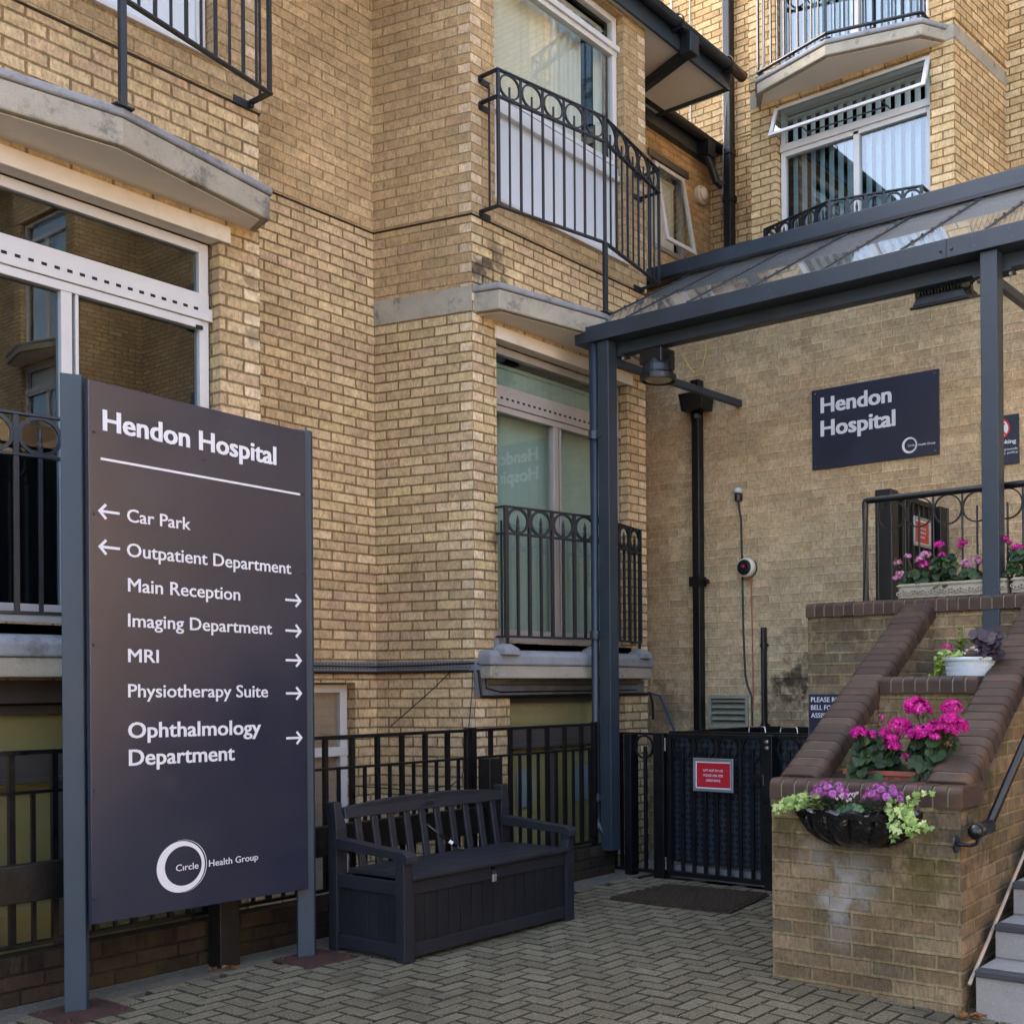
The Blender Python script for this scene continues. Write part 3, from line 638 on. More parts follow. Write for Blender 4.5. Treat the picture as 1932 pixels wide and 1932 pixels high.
for i, c in enumerate(BX):
    balcony(F1, left, c, 4.545)
    m = MB(); m.fbox(F1, c - .83, c + .865, -.10, .022, 4.205, 4.305); m.build('lintel', 'lintel_paint', left, bevel=.006)
    m = MB(); m.fbox(F1, c - .83, c + .80, -.10, -.03, 4.305, 4.342); m.build('lintel_board', 'soffit_paint', left)
    # ground floor sliding window
    t0, t1 = c - .80, c + .785; n = -.09
    wd = window(F1, left, t0, t1, 1.865, 4.195, n, .06, v=[(c - .045, 1.925, 3.70, .058), (c + .01, 1.925, 3.70, .018)],
                h=[(3.845, .09, t0, t1, .004), (3.765, .075, t0, t1 + .012, .022), (3.70, .05, t0 + .06, t1 - .06, .01), (1.935, .06, t0 + .06, t1 - .06, .006)],
                panes=[(t0 + .055, c - .06, 1.92, 3.69), (c, t1 - .055, 1.92, 3.69), (t0 + .055, t1 - .055, 3.885, 4.14)], mat='frame_grey' if i == 0 else 'frame_white',
                glass='glass_window' if i == 0 else 'glass_dark', label='sliding window with pierced ventilator bar and green blinds' if i == 0 else 'sliding window with pierced ventilator bar mirroring the courtyard')
    slots(F1, wd, t0 + .09, t1 - .1, 3.785, n + .022, .062 if i == 0 else .066)
    m = MB(); m.fbox(F1, t1 - .09, t1 - .05, n + .01, n + .02, 3.668, 3.69); m.build('catch', 'slot_dark', wd)
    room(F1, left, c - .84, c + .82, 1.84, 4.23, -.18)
    if i == 0: blinds(F1, wd, t0 + .05, t1 - .05, 1.93, 4.08, -.24, .085, .25, 'blind_green')
    # first floor window with solid lower panel
    t0, t1 = c - .82, c + .76
    wd = window(F1, left, t0, t1, 5.30, 7.48, -.06, .055, h=[(6.10, .06, t0, t1, .012), (6.035, .05, t0, t1, .03), (7.15, .05, t0, t1, .005), (7.195, .05, t0, t1 + .015, .03)],
                panes=[(t0 + .05, t1 - .05, 6.12, 7.13), (t0 + .05, t1 - .05, 7.21, 7.43)], solid=(t0 + .05, t1 - .05, 5.33, 6.02), label='window with white lower panel and beige blinds' if i == 0 else None)
    m = MB(); m.fbox(F1, t0 + .06, t1 - .06, -.062, -.05, 6.14, 6.18); m.build('inner_frame', 'frame_white', wd)
    m = MB(); m.fbox(F1, t0 - .01, t1 + .05, -.1, .045, 5.265, 5.295); m.build('sill', 'frame_white', left, bevel=.005)
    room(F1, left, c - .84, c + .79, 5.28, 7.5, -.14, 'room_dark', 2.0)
    blinds(F1, wd, t0 + .03, t1 - .04, 6.1, 7.40, -.22, .095, .35, 'blind_beige', gap=[(c + .44, c + .62)])
    # ground floor sill: weathered stone over a plain band, bowed like the balcony
    m = MB(); P = bow(c - .02, 1.0, 1.0, .12, .32, .0); m.hull([F1(t, n, 1.572) for t, n in P], [F1(t, n, 1.672) for t, n in P]); o = m.build('sill_band', 'concrete', left, bevel=.01)
    m = MB(); P = bow(c - .02, 1.0, 1.0, .12, .32, .014); P2 = bow(c - .02, 1.0, 1.0, .10, .29, .0)
    m.loft([[F1(t, n, 1.673) for t, n in P], [F1(t, n, 1.752) for t, n in P], [F1(t, n, 1.79) for t, n in P2]]); m.build('sill_stone', 'slab_cap', o, bevel=.014)
    m = MB(); m.fbox(F1, c - .86, c + .84, -.12, .0, 1.79, 1.86); m.fbox(F1, c - .87, c - .80, -.0, .05, 1.78, 1.90)
    for t, nn in ((c - .87, .13), (c - .02, .29), (c + .79, .13)):
        m.loft([[F1(t + dx * r_, nn + dy * r_, z) for dx, dy in ((-1, -1), (1, -1), (1, 1), (-1, 1))] for r_, z in ((.08, 1.75), (.075, 1.80), (.03, 1.838))])
    m.build('sill_upstand', 'slab_cap', o, bevel=.008)
    # basement window behind the railings
    wd = window(F1, left, c - .69, c + .73, -.33, 1.43, -.09, .05, v=[(c - .08, -.3, 1.02, .06)], h=[(1.1, .15, c - .69, c + .73, .01), (1.03, .03, c - .69, c + .73, .03), (1.405, .05, c - .69, c + .73, .004)], mat='frame_bronze',
                panes=[(c - .64, c + .68, 1.17, 1.38), (c - .64, c - .11, -.28, 1.0), (c - .05, c + .68, -.28, 1.0)], glass='glass_clear', label='basement window with olive frosted glass')
    m = MB(); m.fbox(F1, c - .66, c + .70, -.16, -.15, -.3, 1.40); m.build('frosted_film', 'frosted_olive', wd)
    if i == 0:
        m = MB(); m.fbox(F1, c - .49, c - .30, -.134, -.132, .53, .83); m.fbox(F1, c + .20, c + .40, -.134, -.132, .53, .83); m.build('paper_sheet', 'paper_blue', wd)
    m = MB(); m.fbox(F1, c - .70, c + .74, -.08, .004, 1.44, 1.56); m.build('basement_lintel', 'frame_bronze', left)

# narrow basement window in the recessed wall
wd = window(F2, left, 5.0, 5.561, -.38, 1.54, -.10, .065, h=[(1.02, .07, 5.0, 5.561, .006)], panes=[(5.06, 5.5, 1.05, 1.48), (5.06, 5.5, -.33, .99)], mat='frame_white', glass='glass_clear', label='narrow basement window with frosted panes')
m = MB(); m.fbox(F2, 5.03, 5.53, -.17, -.16, -.35, 1.5); m.build('frosted_film', 'frosted_brown', wd)
# tilted window of the recess on the right, hung from the top
t0, t1, z0, z1 = w3
m = MB(); m.fbox(F2, t0, t0 + .04, -.05, .0, z0, z1); m.fbox(F2, t1 - .04, t1, -.05, .0, z0, z1); m.fbox(F2, t0, t1, -.05, .0, z1 - .04, z1); m.fbox(F2, t0, t1, -.05, .03, z0, z0 + .05)
wd = m.build('window', 'frame_grey', left, bevel=.003); wd['label'] = 'narrow window tilted outwards at the bottom'
sl_ = .17 / (z1 - z0)
FT = lambda t, n, z: F2(t, n + (z1 - z) * sl_ * 1.0, z)
m = MB(); m.fbox(FT, t0 + .03, t0 + .075, .005, .035, z0 + .04, z1 - .03); m.fbox(FT, t1 - .075, t1 - .03, .005, .035, z0 + .04, z1 - .03); m.fbox(FT, t0 + .075, t1 - .075, .005, .035, z1 - .075, z1 - .03); m.fbox(FT, t0 + .075, t1 - .075, .005, .035, z0 + .04, z0 + .085); m.build('sash', 'frame_white', wd)
m = MB(); m.fbox(FT, t0 + .07, t1 - .07, .015, .02, z0 + .08, z1 - .07); m.build('pane', 'glass_window', wd)
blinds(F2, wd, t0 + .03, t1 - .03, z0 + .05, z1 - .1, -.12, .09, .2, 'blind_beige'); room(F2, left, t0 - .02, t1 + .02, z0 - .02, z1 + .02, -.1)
m = MB(); m.fbox(F2, t0 - .06, t1 + .06, -.02, .035, z1, z1 + .075); m.build('lintel', 'frame_bronze', left)

# ================================================================== right wing (upper storeys behind the entrance block)
XB, XW = 9.42, 10.48
FB, FW = FRX(XB), FRX(XW)
right = thing('brick_building', 'taller right wing of pale yellow brick with bow balcony and black downpipe', 'building', (10.4, 4.8, 0))
lw = MB(); uw_ = MB()
def right_bay(c, first):
    a, b = c - 1.07, c + 1.07
    wn1 = (c - .835, c + .775, 4.95, 7.20); wn2 = (c - .835, c + .775, 7.52, 9.75)
    wall(lw, FB, a, b, 0 if not first else 4.4, 7.42, [wn1], (0, 0), 0, uw=2.1375); wall(lw, FB, a - .011, b + .011, 7.42, 12, [wn2], (0, 0), 0, n=.012, uw=2.1375)
    lw.face([FB(a, 0, 7.42), FB(b, 0, 7.42), FB(b, .012, 7.42), FB(a, .012, 7.42)], [(a, .03), (b, .03), (b, .04), (a, .04)])
    for s_ in (-1, 1):
        e = c + s_ * 1.07; f, L = FSEG(XB, e, XW, e + s_ * .10)
        if s_ > 0: f, L = FSEG(XW, e + .10, XB, e)
        wall(lw, f, 0, L, 0 if not first else 4.4, 7.42, (), (0, 0), .0); wall(lw, f, -.011, L + .011, 7.42, 12, (), (0, 0), .0, n=.012)
        lw.face([f(0, 0, 7.42), f(L, 0, 7.42), f(L, .012, 7.42), f(0, .012, 7.42)], [(0, .03), (L, .03), (L, .04), (0, .04)])
        if first:
            m = MB(); m.hull([f(.0, -.04, 7.25), f(L, -.04, 7.25), f(L, .005, 7.25), f(.0, .005, 7.25)], [f(.0, -.04, 7.385), f(L, -.04, 7.385), f(L, .005, 7.385), f(.0, .005, 7.385)]); m.build('concrete_band', 'concrete', right)
            m = MB(); q = (c - 1.07, c - .86) if s_ < 0 else (c + .97, c + 1.07); m.fbox(FB, q[0], q[1], -.04, .006, 7.25, 7.385); m.build('concrete_band', 'concrete', right)
    balcony(FB, right, c, 7.395, .15, 1.0, .86 if first else .9, .22, .42)
    t0, t1 = c - .825, c + .765
    wd = window(FB, right, t0, t1, 4.97, 7.18, -.07, .05, v=[(c - .06, 5.0, 6.74, .06)], h=[(6.79, .07, t0, t1, .02), (6.73, .05, t0 + .05, t1 - .05, .004)],
                panes=[(t0 + .045, c - .08, 5.0, 6.71), (c - .04, t1 - .045, 5.0, 6.71)], glass='glass_mirror', label='sliding window with vertical blinds under an open top light' if first else None)
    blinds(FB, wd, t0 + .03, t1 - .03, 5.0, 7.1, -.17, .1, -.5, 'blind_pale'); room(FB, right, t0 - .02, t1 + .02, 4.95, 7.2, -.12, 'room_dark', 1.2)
    # open top light, hinged at the head
    sp_ = .13 / .33; FO = lambda t, n, z: FB(t, n + (7.16 - z) * sp_, z)
    m = MB(); zb, zt = 6.845, 7.16
    if first:
        m.fbox(FO, t0 - .02, t0 + .02, -.01, .02, zb, zt); m.fbox(FO, t1 - .02, t1 + .02, -.01, .02, zb, zt); m.fbox(FO, t0 + .02, t1 - .02, -.01, .02, zb, zb + .035); m.fbox(FO, t0 + .02, t1 - .02, -.01, .02, zt - .03, zt)
        so_ = m.build('top_light', 'frame_white', right, bevel=.003); m = MB(); m.fbox(FO, t0 + .02, t1 - .02, .0, .006, zb + .03, zt - .02); m.build('pane', 'glass_mirror', so_)
        m = MB()
        for t in (c - .42, c + .42): m.tube([FB(t, -.06, 6.835), FB(t + .03, .06, 6.87)], .007, 6)
        m.tube([FB(c - .42, -.02, 6.85), FB(c + .42, -.02, 6.85)], .007, 6); m.build('stay', 'frame_bronze', so_)
    m = MB(); m.fbox(FB, t0, t1, -.07, -.03, 7.185, 7.245); m.build('head_board', 'lintel_paint', right)
    wd = window(FB, right, t0, t1, 7.55, 9.73, -.07, .05, v=[(c - .06, 7.58, 9.4, .07)], h=[(9.4, .07, t0, t1, .01)], panes=[(t0 + .045, c - .08, 7.58, 9.38), (c - .04, t1 - .045, 7.58, 9.38), (t0 + .045, t1 - .045, 9.42, 9.7)], glass='glass_mirror' if first else 'glass_window')
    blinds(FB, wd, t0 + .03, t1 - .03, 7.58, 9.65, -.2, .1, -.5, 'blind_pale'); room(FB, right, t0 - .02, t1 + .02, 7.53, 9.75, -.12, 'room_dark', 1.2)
CB = (4.825, -2.0, -7.6)
for i, c in enumerate(CB): right_bay(c, i == 0)
edges = [(13.0, CB[0] + 1.17), (CB[0] - 1.17, CB[1] + 1.17), (CB[1] - 1.17, CB[2] + 1.17), (CB[2] - 1.17, -16)]
for i, (b, a) in enumerate(edges):
    hs = [((a + b) / 2 - .7, (a + b) / 2 + .7, 2.2, 3.6)] if i == 2 else []
    wall(lw, FW, a, b, 0, 7.62, hs, (0, 0), .05); wall(lw, FW, a, b, 7.62, 12, (), (0, 0), .05, n=.012)
    lw.face([FW(a, 0, 7.62), FW(b, 0, 7.62), FW(b, .012, 7.62), FW(a, .012, 7.62)], [(a, .03), (b, .03), (b, .04), (a, .04)])
lw.build('wall', 'brick_right', right)
b, a = edges[2]; mdd = (a + b) / 2; window(FW, right, mdd - .7, mdd + .7, 2.2, 3.6, -.05, .05, glass='glass_mirror'); room(FW, right, mdd - .7, mdd + .7, 2.2, 3.6, -.1)
m = MB(); m.hull([(9.0, -16, 12), (16, -16, 12), (16, 13, 12), (9.0, 13, 12)], [(9.0, -16, 12.15), (16, -16, 12.15), (16, 13, 12.15), (9.0, 13, 12.15)]); m.build('roof', 'roof_tile', right)
m = MB(); m.box(10.475, 16, -16, -15.9, 0, 12); m.box(10.475, 16, 12.9, 13, 0, 12); m.box(15.9, 16, -15.9, 12.9, 0, 12); m.build('end_wall', 'brick_opposite', right)
# soil pipe in the corner and thin conduits
m = MB(); m.box(10.36, 10.465, 6.755, 6.855, 4.6, 12); m.box(10.35, 10.47, 6.745, 6.865, 7.42, 7.5); m.box(10.35, 10.47, 6.735, 6.875, 6.9, 6.98); m.build('downpipe', 'rail_blue_black', right, bevel=.012)
m = MB(); m.tube([(10.46, 7.62, 12), (10.46, 7.62, 8.0)], .014, 6); m.tube([(10.46, 7.36, 12), (10.46, 7.36, 7.7)], .009, 6); m.build('conduit', 'soffit_paint', right)
m = MB(); m.tube([(10.36, 6.80, 8.0), (10.34, 6.83, 7.5), (10.33, 6.84, 7.0), (10.36, 6.9, 6.7)], .006, 6); m.build('cable', 'cable_grey', right)

# ================================================================== entrance block under the canopy
XE = 8.6; FE = FRX(XE)
ent = thing('brick_building', 'single storey brown brick block behind the glass canopy with the hospital name sign', 'building', (8.6, 4.0, 0))
m = MB(); wall(m, FE, -6, 7.12, -1.05, 5.42, [(5.45, 5.893, 1.112, 1.418)], (0, 0), .03, reveal=.12); m.build('wall', 'brick_entrance', ent)
m = MB(); m.box(8.602, 10.47, -6, 7.10, 5.36, 5.42); m.build('flat_roof', 'asphalt', ent)
m = MB(); m.box(8.602, 10.47, -6, -5.9, -.1, 5.36); m.build('end_wall', 'brick_opposite', ent)
m = MB(); z = 1.13
for k in range(5):
    zz = 1.135 + k * .055; m.hull([(8.59, 5.47, zz), (8.59, 5.875, zz), (8.598, 5.875, zz - .003), (8.598, 5.47, zz - .003)], [(8.66, 5.47, zz + .05), (8.66, 5.875, zz + .05), (8.668, 5.875, zz + .047), (8.668, 5.47, zz + .047)])
lv = m.build('louvre_vent', 'vent_paint', ent)
m = MB(); m.fbox(FE, 5.45, 5.893, -.06, .018, 1.112, 1.145); m.fbox(FE, 5.45, 5.893, -.06, .018, 1.388, 1.418); m.fbox(FE, 5.45, 5.48, -.06, .018, 1.145, 1.388); m.fbox(FE, 5.863, 5.893, -.06, .018, 1.145, 1.388); m.build('louvre_frame', 'vent_paint', lv, bevel=.003)
m = MB(); m.box(8.70, 8.71, 5.4, 5.95, 1.05, 1.45); m.build('vent_backing', 'slot_dark', lv)
# ================================================================== across the yard (seen only in the glass)
opp = thing('brick_building', 'sunlit brick house with tiled roof across the yard, mirrored in the windows', 'building', (-2, -15, 0))
m = MB(); FO_ = lambda t, n, z: (t, -14 + n, z); wall(m, FO_, -12, 4.9, -.1, 5.2, [(x, x + 1.3, 1.0, 2.4) for x in (-9, -5.5, -2, 1.5)] + [(x, x + 1.3, 3.3, 4.6) for x in (-9, -5.5, -2, 1.5)], (0, 0), 0)
for x in (4.9,): m.face([(x, -14, -.1), (x, -9.4, -.1), (x, -9.4, 5.2), (x, -14, 5.2)], [(0, 0), (4.6, 0), (4.6, 5.3), (0, 5.3)])
m.face([(-12, -22, -.1), (4.9, -22, -.1), (4.9, -22, 5.2), (-12, -22, 5.2)], [(0, 0), (17, 0), (17, 5.3), (0, 5.3)])
for x in (-12, 4.9): m.face([(x, -14, -.1), (x, -22, -.1), (x, -22, 5.2), (x, -18, 8.4), (x, -14, 5.2)], [(0, 0), (8, 0), (8, 5.3), (4, 8.5), (0, 5.3)])
m.build('wall', 'brick_opposite', opp)
m = MB()
for y in (-13.7, -22.3): m.hull([(-12.3, y, 4.96), (5.0, y, 4.96), (5.0, -18, 8.45), (-12.3, -18, 8.45)], [(-12.3, y, 5.08), (5.0, y, 5.08), (5.0, -18, 8.57), (-12.3, -18, 8.57)])
pass
m.build('roof', 'roof_tile', opp)
for x in (-9, -5.5, -2, 1.5):
    for z in (1.0, 3.3): window(FO_, opp, x, x + 1.3, z, z + (1.4 if z < 2 else 1.3), -.06, .06, v=[(x + .65, z, z + 1.3, .06)], panes=[(x + .05, x + 1.25, z + .05, z + 1.25)], glass='glass_mirror')

low = thing('brick_building', 'low sunlit brick range with tiled roof beside the right wing, mirrored in the left window', 'building', (7, -5.4, 0))
m = MB(); wall(m, lambda t, n, z: (t, -5.4 + n, z), 4.6, 9.4, -.1, 4.25, [(5.6, 6.8, .9, 2.2)], (0, 0), 0)
for x in (4.6, 9.4): m.face([(x, -5.4, -.1), (x, -9.4, -.1), (x, -9.4, 4.25), (x, -7.4, 5.9), (x, -5.4, 4.25)], [(0, 0), (4, 0), (4, 4.3), (2, 5.9), (0, 4.3)])
m.face([(4.6, -9.4, -.1), (9.4, -9.4, -.1), (9.4, -9.4, 4.25), (4.6, -9.4, 4.25)], [(0, 0), (4.8, 0), (4.8, 4.3), (0, 4.3)])
m.build('wall', 'brick_opposite', low)
m = MB()
for y in (-5.15, -9.65): m.hull([(4.4, y, 4.1), (9.4, y, 4.1), (9.4, -7.4, 5.92), (4.4, -7.4, 5.92)], [(4.4, y, 4.2), (9.4, y, 4.2), (9.4, -7.4, 6.02), (4.4, -7.4, 6.02)])
m.build('roof', 'roof_tile', low)
window(lambda t, n, z: (t, -5.4 + n, z), low, 5.6, 6.8, .9, 2.2, -.06, .06)

# ================================================================== canopy
can = thing('glass_canopy', 'grey steel canopy with sloping glass roof on two posts over the entrance', 'canopy', (6.87, 5.69, .25))
m = MB(); m.box(6.815, 6.99, -1.5, 5.955, 4.258, 4.385); o = m.build('front_gutter', 'anthracite', can, bevel=.004)
m = MB(); m.box(6.813, 6.815, 2.78, 2.783, 4.262, 4.382); m.build('seam', 'slot_dark', o)
m = MB()
for y in (2.745, 2.82): m.lathe((6.815, y, 4.31), [(.011, 0), (.009, .006), (.003, .008)], 10, (-1, 0, 0))
m.build('screw', 'rail_blue_black', o)
m = MB(); m.box(6.965, 7.06, -1.5, 5.80, 4.165, 4.257); m.build('front_beam', 'anthracite', can, bevel=.004)
m = MB(); m.box(8.44, 8.592, -1.5, 6.62, 5.345, 5.485); m.build('rear_beam', 'anthracite', can, bevel=.004)
m = MB(); m.box(8.40, 8.44, -1.5, 6.6, 5.315, 5.345); m.box(6.966, 7.0, -1.5, 5.94, 4.385, 4.415); m.build('glazing_cleat', 'gate_black', can)
m = MB(); m.hull([(6.9, -1.5, 4.408), (6.9, 5.94, 4.408), (8.45, 5.94, 5.318), (8.45, -1.5, 5.318)], [(6.9, -1.5, 4.416), (6.9, 5.94, 4.416), (8.45, 5.94, 5.326), (8.45, -1.5, 5.326)]); m.build('glass_roof', 'glass_canopy', can)
ys = [5.93] + [5.5 - .59 * k for k in range(12)]
for y in ys:
    m = MB(); m.bar((6.92, y, 4.430), (8.44, y, 5.323), .026, .012, (0, 0, 1)); m.bar((6.93, y, 4.405), (8.44, y, 5.292), .022, .016, (0, 0, 1)); o = m.build('glazing_bar', 'rail_blue_black', can, bevel=.003)
    for k in range(1, 9): m = MB(); p = Vector((6.92 + 1.54 * k / 9, y, 4.440 + .904 * k / 9)); m.lathe(p, [(.012, 0), (.010, .008)], 8, (-.5, 0, .86)); m.build('bolt', 'rail_blue_black', o)
for y0, y1, zb in ((5.633, 5.745, .20), (2.455, 2.568, 1.35)):
    m = MB(); m.box(6.845, 6.955, y0, y1, zb, 4.257); po = m.build('post', 'anthracite', can, bevel=.005)
    m = MB(); m.box(6.958, 7.07, y0 - .05, y1 + .09, 4.147, 4.164); m.build('head_plate', 'anthracite', po)
    m = MB()
    for yy in (y0 - .03, y1 + .06): m.lathe((7.0, yy, 4.147), [(.018, 0), (.018, -.02), (.01, -.03)], 8)
    m.build('bolt', 'hinge_steel', po)
m = MB(); m.tube([(6.86, 5.80, 4.26), (6.86, 5.80, .48), (6.865, 5.79, .40), (6.88, 5.72, .33), (6.9, 5.66, .30)], .036, 14); dp = m.build('downpipe', 'anthracite', can, smooth=True)
for z in (3.52, 1.92, .62):
    m = MB(); m.lathe((6.86, 5.80, z), [(.037, -.035), (.043, -.033), (.043, .033), (.037, .035)], 16); m.box(6.85, 6.90, 5.735, 5.77, z - .02, z + .02); m.box(6.835, 6.85, 5.70, 5.745, z - .025, z + .015); m.build('pipe_clip', 'anthracite', dp)
m = MB(); m.bar((6.95, 5.665, 4.105), (8.6, 5.52, 4.09), .05, .06); m.build('tie_beam', 'anthracite', can, bevel=.003)
m = MB(); m.bar((6.95, 2.52, 4.105), (8.6, 2.45, 4.09), .05, .06); m.build('tie_beam', 'anthracite', can, bevel=.003)
# ================================================================== lamps on the canopy
sp = thing('spotlight', 'black drum spotlight with domed housing hanging under the canopy beam', 'lamp', (7.0, 5.27, 4.15))
m = MB(); m.box(6.93, 7.11, 5.17, 5.39, 4.03, 4.15); m.build('ballast_box', 'gate_black', sp, bevel=.01)
m = MB(); m.lathe((7.02, 5.27, 3.92), [(.135, 0), (.137, .03), (.125, .05), (.12, .10), (.095, .15), (.05, .18), (.01, .188)], 28); m.build('housing', 'rail_blue_black', sp, smooth=False, bevel=.003)
m = MB(); m.ring((7.02, 5.27, 3.925), (1, 0, 0), (0, 1, 0), .137, .018, .035, 32); m.build('rim', 'gate_black', sp)
m = MB(); m.lathe((7.02, 5.27, 3.915), [(.126, 0), (.09, -.008), (.01, -.012)], 28); m.build('lens', 'lamp_glass', sp, smooth=True)
m = MB(); m.box(7.0, 7.05, 5.13, 5.15, 3.98, 4.12); m.build('bracket', 'gate_black', sp)
m = MB(); m.tube([(7.1, 5.12, 4.15), (7.12, 5.05, 4.02), (7.13, 5.0, 3.95), (7.13, 4.93, 3.97), (7.11, 4.88, 4.08), (7.08, 4.86, 4.2)], .004, 6)
tag(m.build('wire', 'yellow_wire'), 'thin yellow wire looping down beside the spotlight under the canopy', 'wire')
fl = thing('floodlight', 'black finned floodlight slung under the canopy beside the right post', 'lamp', (7.05, 2.93, 4.15))
T_ = lambda x, y, z: Vector((7.13, 2.925, 4.13)) + Matrix.Rotation(radians(-18), 3, 'Y') @ Vector((x, y, z))
def tb(m, x0, x1, y0, y1, z0, z1): m.hull([T_(x0, y0, z0), T_(x1, y0, z0), T_(x1, y1, z0), T_(x0, y1, z0)], [T_(x0, y0, z1), T_(x1, y0, z1), T_(x1, y1, z1), T_(x0, y1, z1)])
m = MB(); m.hull([T_(a * .10, b * .20, -.03) for a, b in ((-1, -1), (1, -1), (1, 1), (-1, 1))], [T_(a * .075, b * .165, .03) for a, b in ((-1, -1), (1, -1), (1, 1), (-1, 1))]); tb(m, -.12, .12, -.21, .21, -.05, -.03); m.build('housing', 'gate_black', fl, bevel=.006)
m = MB()
for k in range(14): y = -.15 + k * .023; tb(m, -.07, .07, y - .005, y + .005, .03, .07)
m.build('cooling_fins', 'gate_black', fl)
m = MB(); tb(m, -.09, .09, -.18, .18, -.054, -.0505); m.build('lens', 'lamp_glass', fl)
m = MB(); tb(m, -.02, .02, -.20, -.19, -.02, .12); tb(m, -.02, .02, .19, .20, -.02, .12); tb(m, -.02, .02, -.20, .20, .11, .12); m.build('bracket', 'gate_black', fl)
m = MB(); m.tube([T_(0, 0, .06), T_(.05, -.08, .03), T_(.03, -.16, .02), T_(-.02, -.23, .06), (7.0, 2.64, 4.24)], .007, 6); m.build('cable', 'cable_black', fl)
m = MB(); m.fbox(FE, 2.49, 2.57, 0, .05, 3.95, 4.5); tag(m.build('cable_trunking', 'light_cream', bevel=.015), 'short cream cable trunking on the brick wall behind the right canopy post', 'trunking')

# ================================================================== directory sign
sg = thing('direction_sign', 'tall dark hospital directory board with white lettering between two grey posts', 'sign', (3.3, 5.41, 0))
for px in (2.645, 3.895):
    prof = [(-.062, .004), (.018, -.035), (.045, -.012), (.045, .05), (-.03, .06)]
    zt = 2.985 if px < 3 else 2.955
    m = MB(); m.prism([(px + a, 5.415 + b) for a, b in prof], .004, zt); po = m.build('post', 'sign_post_grey', sg, bevel=.004)
    c = (2.64, 5.38) if px < 3 else (3.88, 5.33)
    m = MB(); m.box(c[0] - .16, c[0] + .16, c[1] - .17, c[1] + .17, -.006, .006); m.build('base_plate', 'rust', po, bevel=.002)
    for a, b in ((-1, -1), (1, -1), (1, 1), (-1, 1)): m = MB(); m.lathe((c[0] + a * .12, c[1] + b * .13, .006), [(.014, 0), (.012, .01)], 6); m.build('bolt', 'rust', po)
P0 = Vector((2.664, 5.333, 0)); XD = Vector((1.22, .035, 0)).normalized(); UD = Vector((0, 0, 1)); ND = XD.cross(UD)
def SP(s, z): return P0 + XD * (s * .99) + UD * (1.5 + (z - 1.5) * .99)
m = MB(); A = [SP(0.004, .398), SP(1.214, .378), SP(1.214, 2.952), SP(0.004, 2.974)]; m.hull([p - ND * .03 for p in A], A)
pn = m.build('panel', 'sign_panel', sg, bevel=.002)
XS = (XD - UD * .012).normalized()
def st(body, s, z, wdt, cap, bold=.012): return text(body, 'lettering', pn, 'lettering_white', SP(s, z), XS, UD, wdt, cap, bold)
st('Hendon Hospital', .071, 2.744, .945, .099, .030)
m = MB(); plate(m, SP(.06, 2.607), XS, UD, [(0, -.0055), (1.105, -.0055), (1.105, .0055), (0, .0055)]); m.build('rule_line', 'lettering_white', pn)
for body, s, z, wd_, cap, b in (('Car Park', .186, 2.322, .328, .062, .014), ('Outpatient Department', .184, 2.153, .922, .065, .014), ('Main Reception', .188, 1.983, .603, .065, .014),
                             ('Imaging Department', .187, 1.812, .795, .064, .014), ('MRI', .186, 1.640, .155, .064, .016), ('Physiotherapy Suite', .185, 1.469, .769, .064, .014),
                             ('Ophthalmology', .183, 1.270, .727, .076, .022), ('Department', .186, 1.136, .567, .078, .022)): st(body, s, z, wd_, cap, b)
for z in (2.356, 2.186): arrow(pn, SP(.150, z), XS, UD, .10, .034, -1)
for z in (1.998, 1.828, 1.664, 1.480, 1.232): arrow(pn, SP(1.075, z), XS, UD, .10, .034, 1)
emblem(pn, SP(.452, .609), XS, UD, .128)
st('C\u0131rcle', .424, .589, .121, .032, .006); st('Health Group', .605, .588, .285, .033, .008)
m = MB()
for s, z in ((.03, 2.73), (.028, 2.34), (.022, 1.72), (.019, 1.03), (.02, .52), (1.196, 2.60), (1.196, 2.15), (1.196, 1.66), (1.196, 1.05), (1.196, .60), (.6, 2.69)): m.lathe(SP(s, z), [(.0075, 0), (.006, .003), (.001, .0035)], 10, ND)
m.build('screw', 'rail_blue_black', pn)

# ================================================================== wall signs
ws = thing('wall_sign', 'dark hospital name sign fixed to the brick wall under the canopy', 'sign', (8.59, 4.17, 3.74))
m = MB(); m.box(8.582, 8.597, 3.575, 4.76, 3.389, 4.086); wp = m.build('panel', 'wall_sign_panel', ws, bevel=.002)
XL = Vector((0, -1, 0)); W0 = lambda y, z: Vector((8.582, y, z))
text('Hendon', 'lettering', wp, 'lettering_white', W0(4.672, 3.875), XL, UD, .676, .136, .034)
text('Hospital', 'lettering', wp, 'lettering_white', W0(4.674, 3.672), XL, UD, .713, .138, .034)
emblem(wp, W0(3.838, 3.491), XL, UD, .066)
text('C\u0131rcle', 'lettering', wp, 'lettering_white', W0(3.852, 3.480), XL, UD, .062, .018, .008); text('Health Group', 'lettering', wp, 'lettering_white', W0(3.758, 3.477), XL, UD, .15, .018, .012)
m = MB()
for y, z in ((4.725, 4.055), (3.61, 4.055), (4.725, 3.42), (3.61, 3.42)): m.lathe(W0(y, z), [(.007, 0), (.005, .003)], 8, (-1, 0, 0))
m.build('screw', 'steel_bright', wp)
ns = thing('smoking_sign', 'no smoking notice half hidden behind the right canopy post', 'sign', (8.59, 3.06, 3.43))
m = MB(); m.box(8.582, 8.597, 2.912, 3.216, 3.236, 3.625); np_ = m.build('panel', 'wall_sign_panel', ns, bevel=.002)
m = MB(); O = W0(3.062, 3.52); plate(m, O, XL, UD, [(.078 * cos(2 * pi * i / 40), .078 * sin(2 * pi * i / 40)) for i in range(40)]); m.build('symbol_disc', 'notice_white', np_)
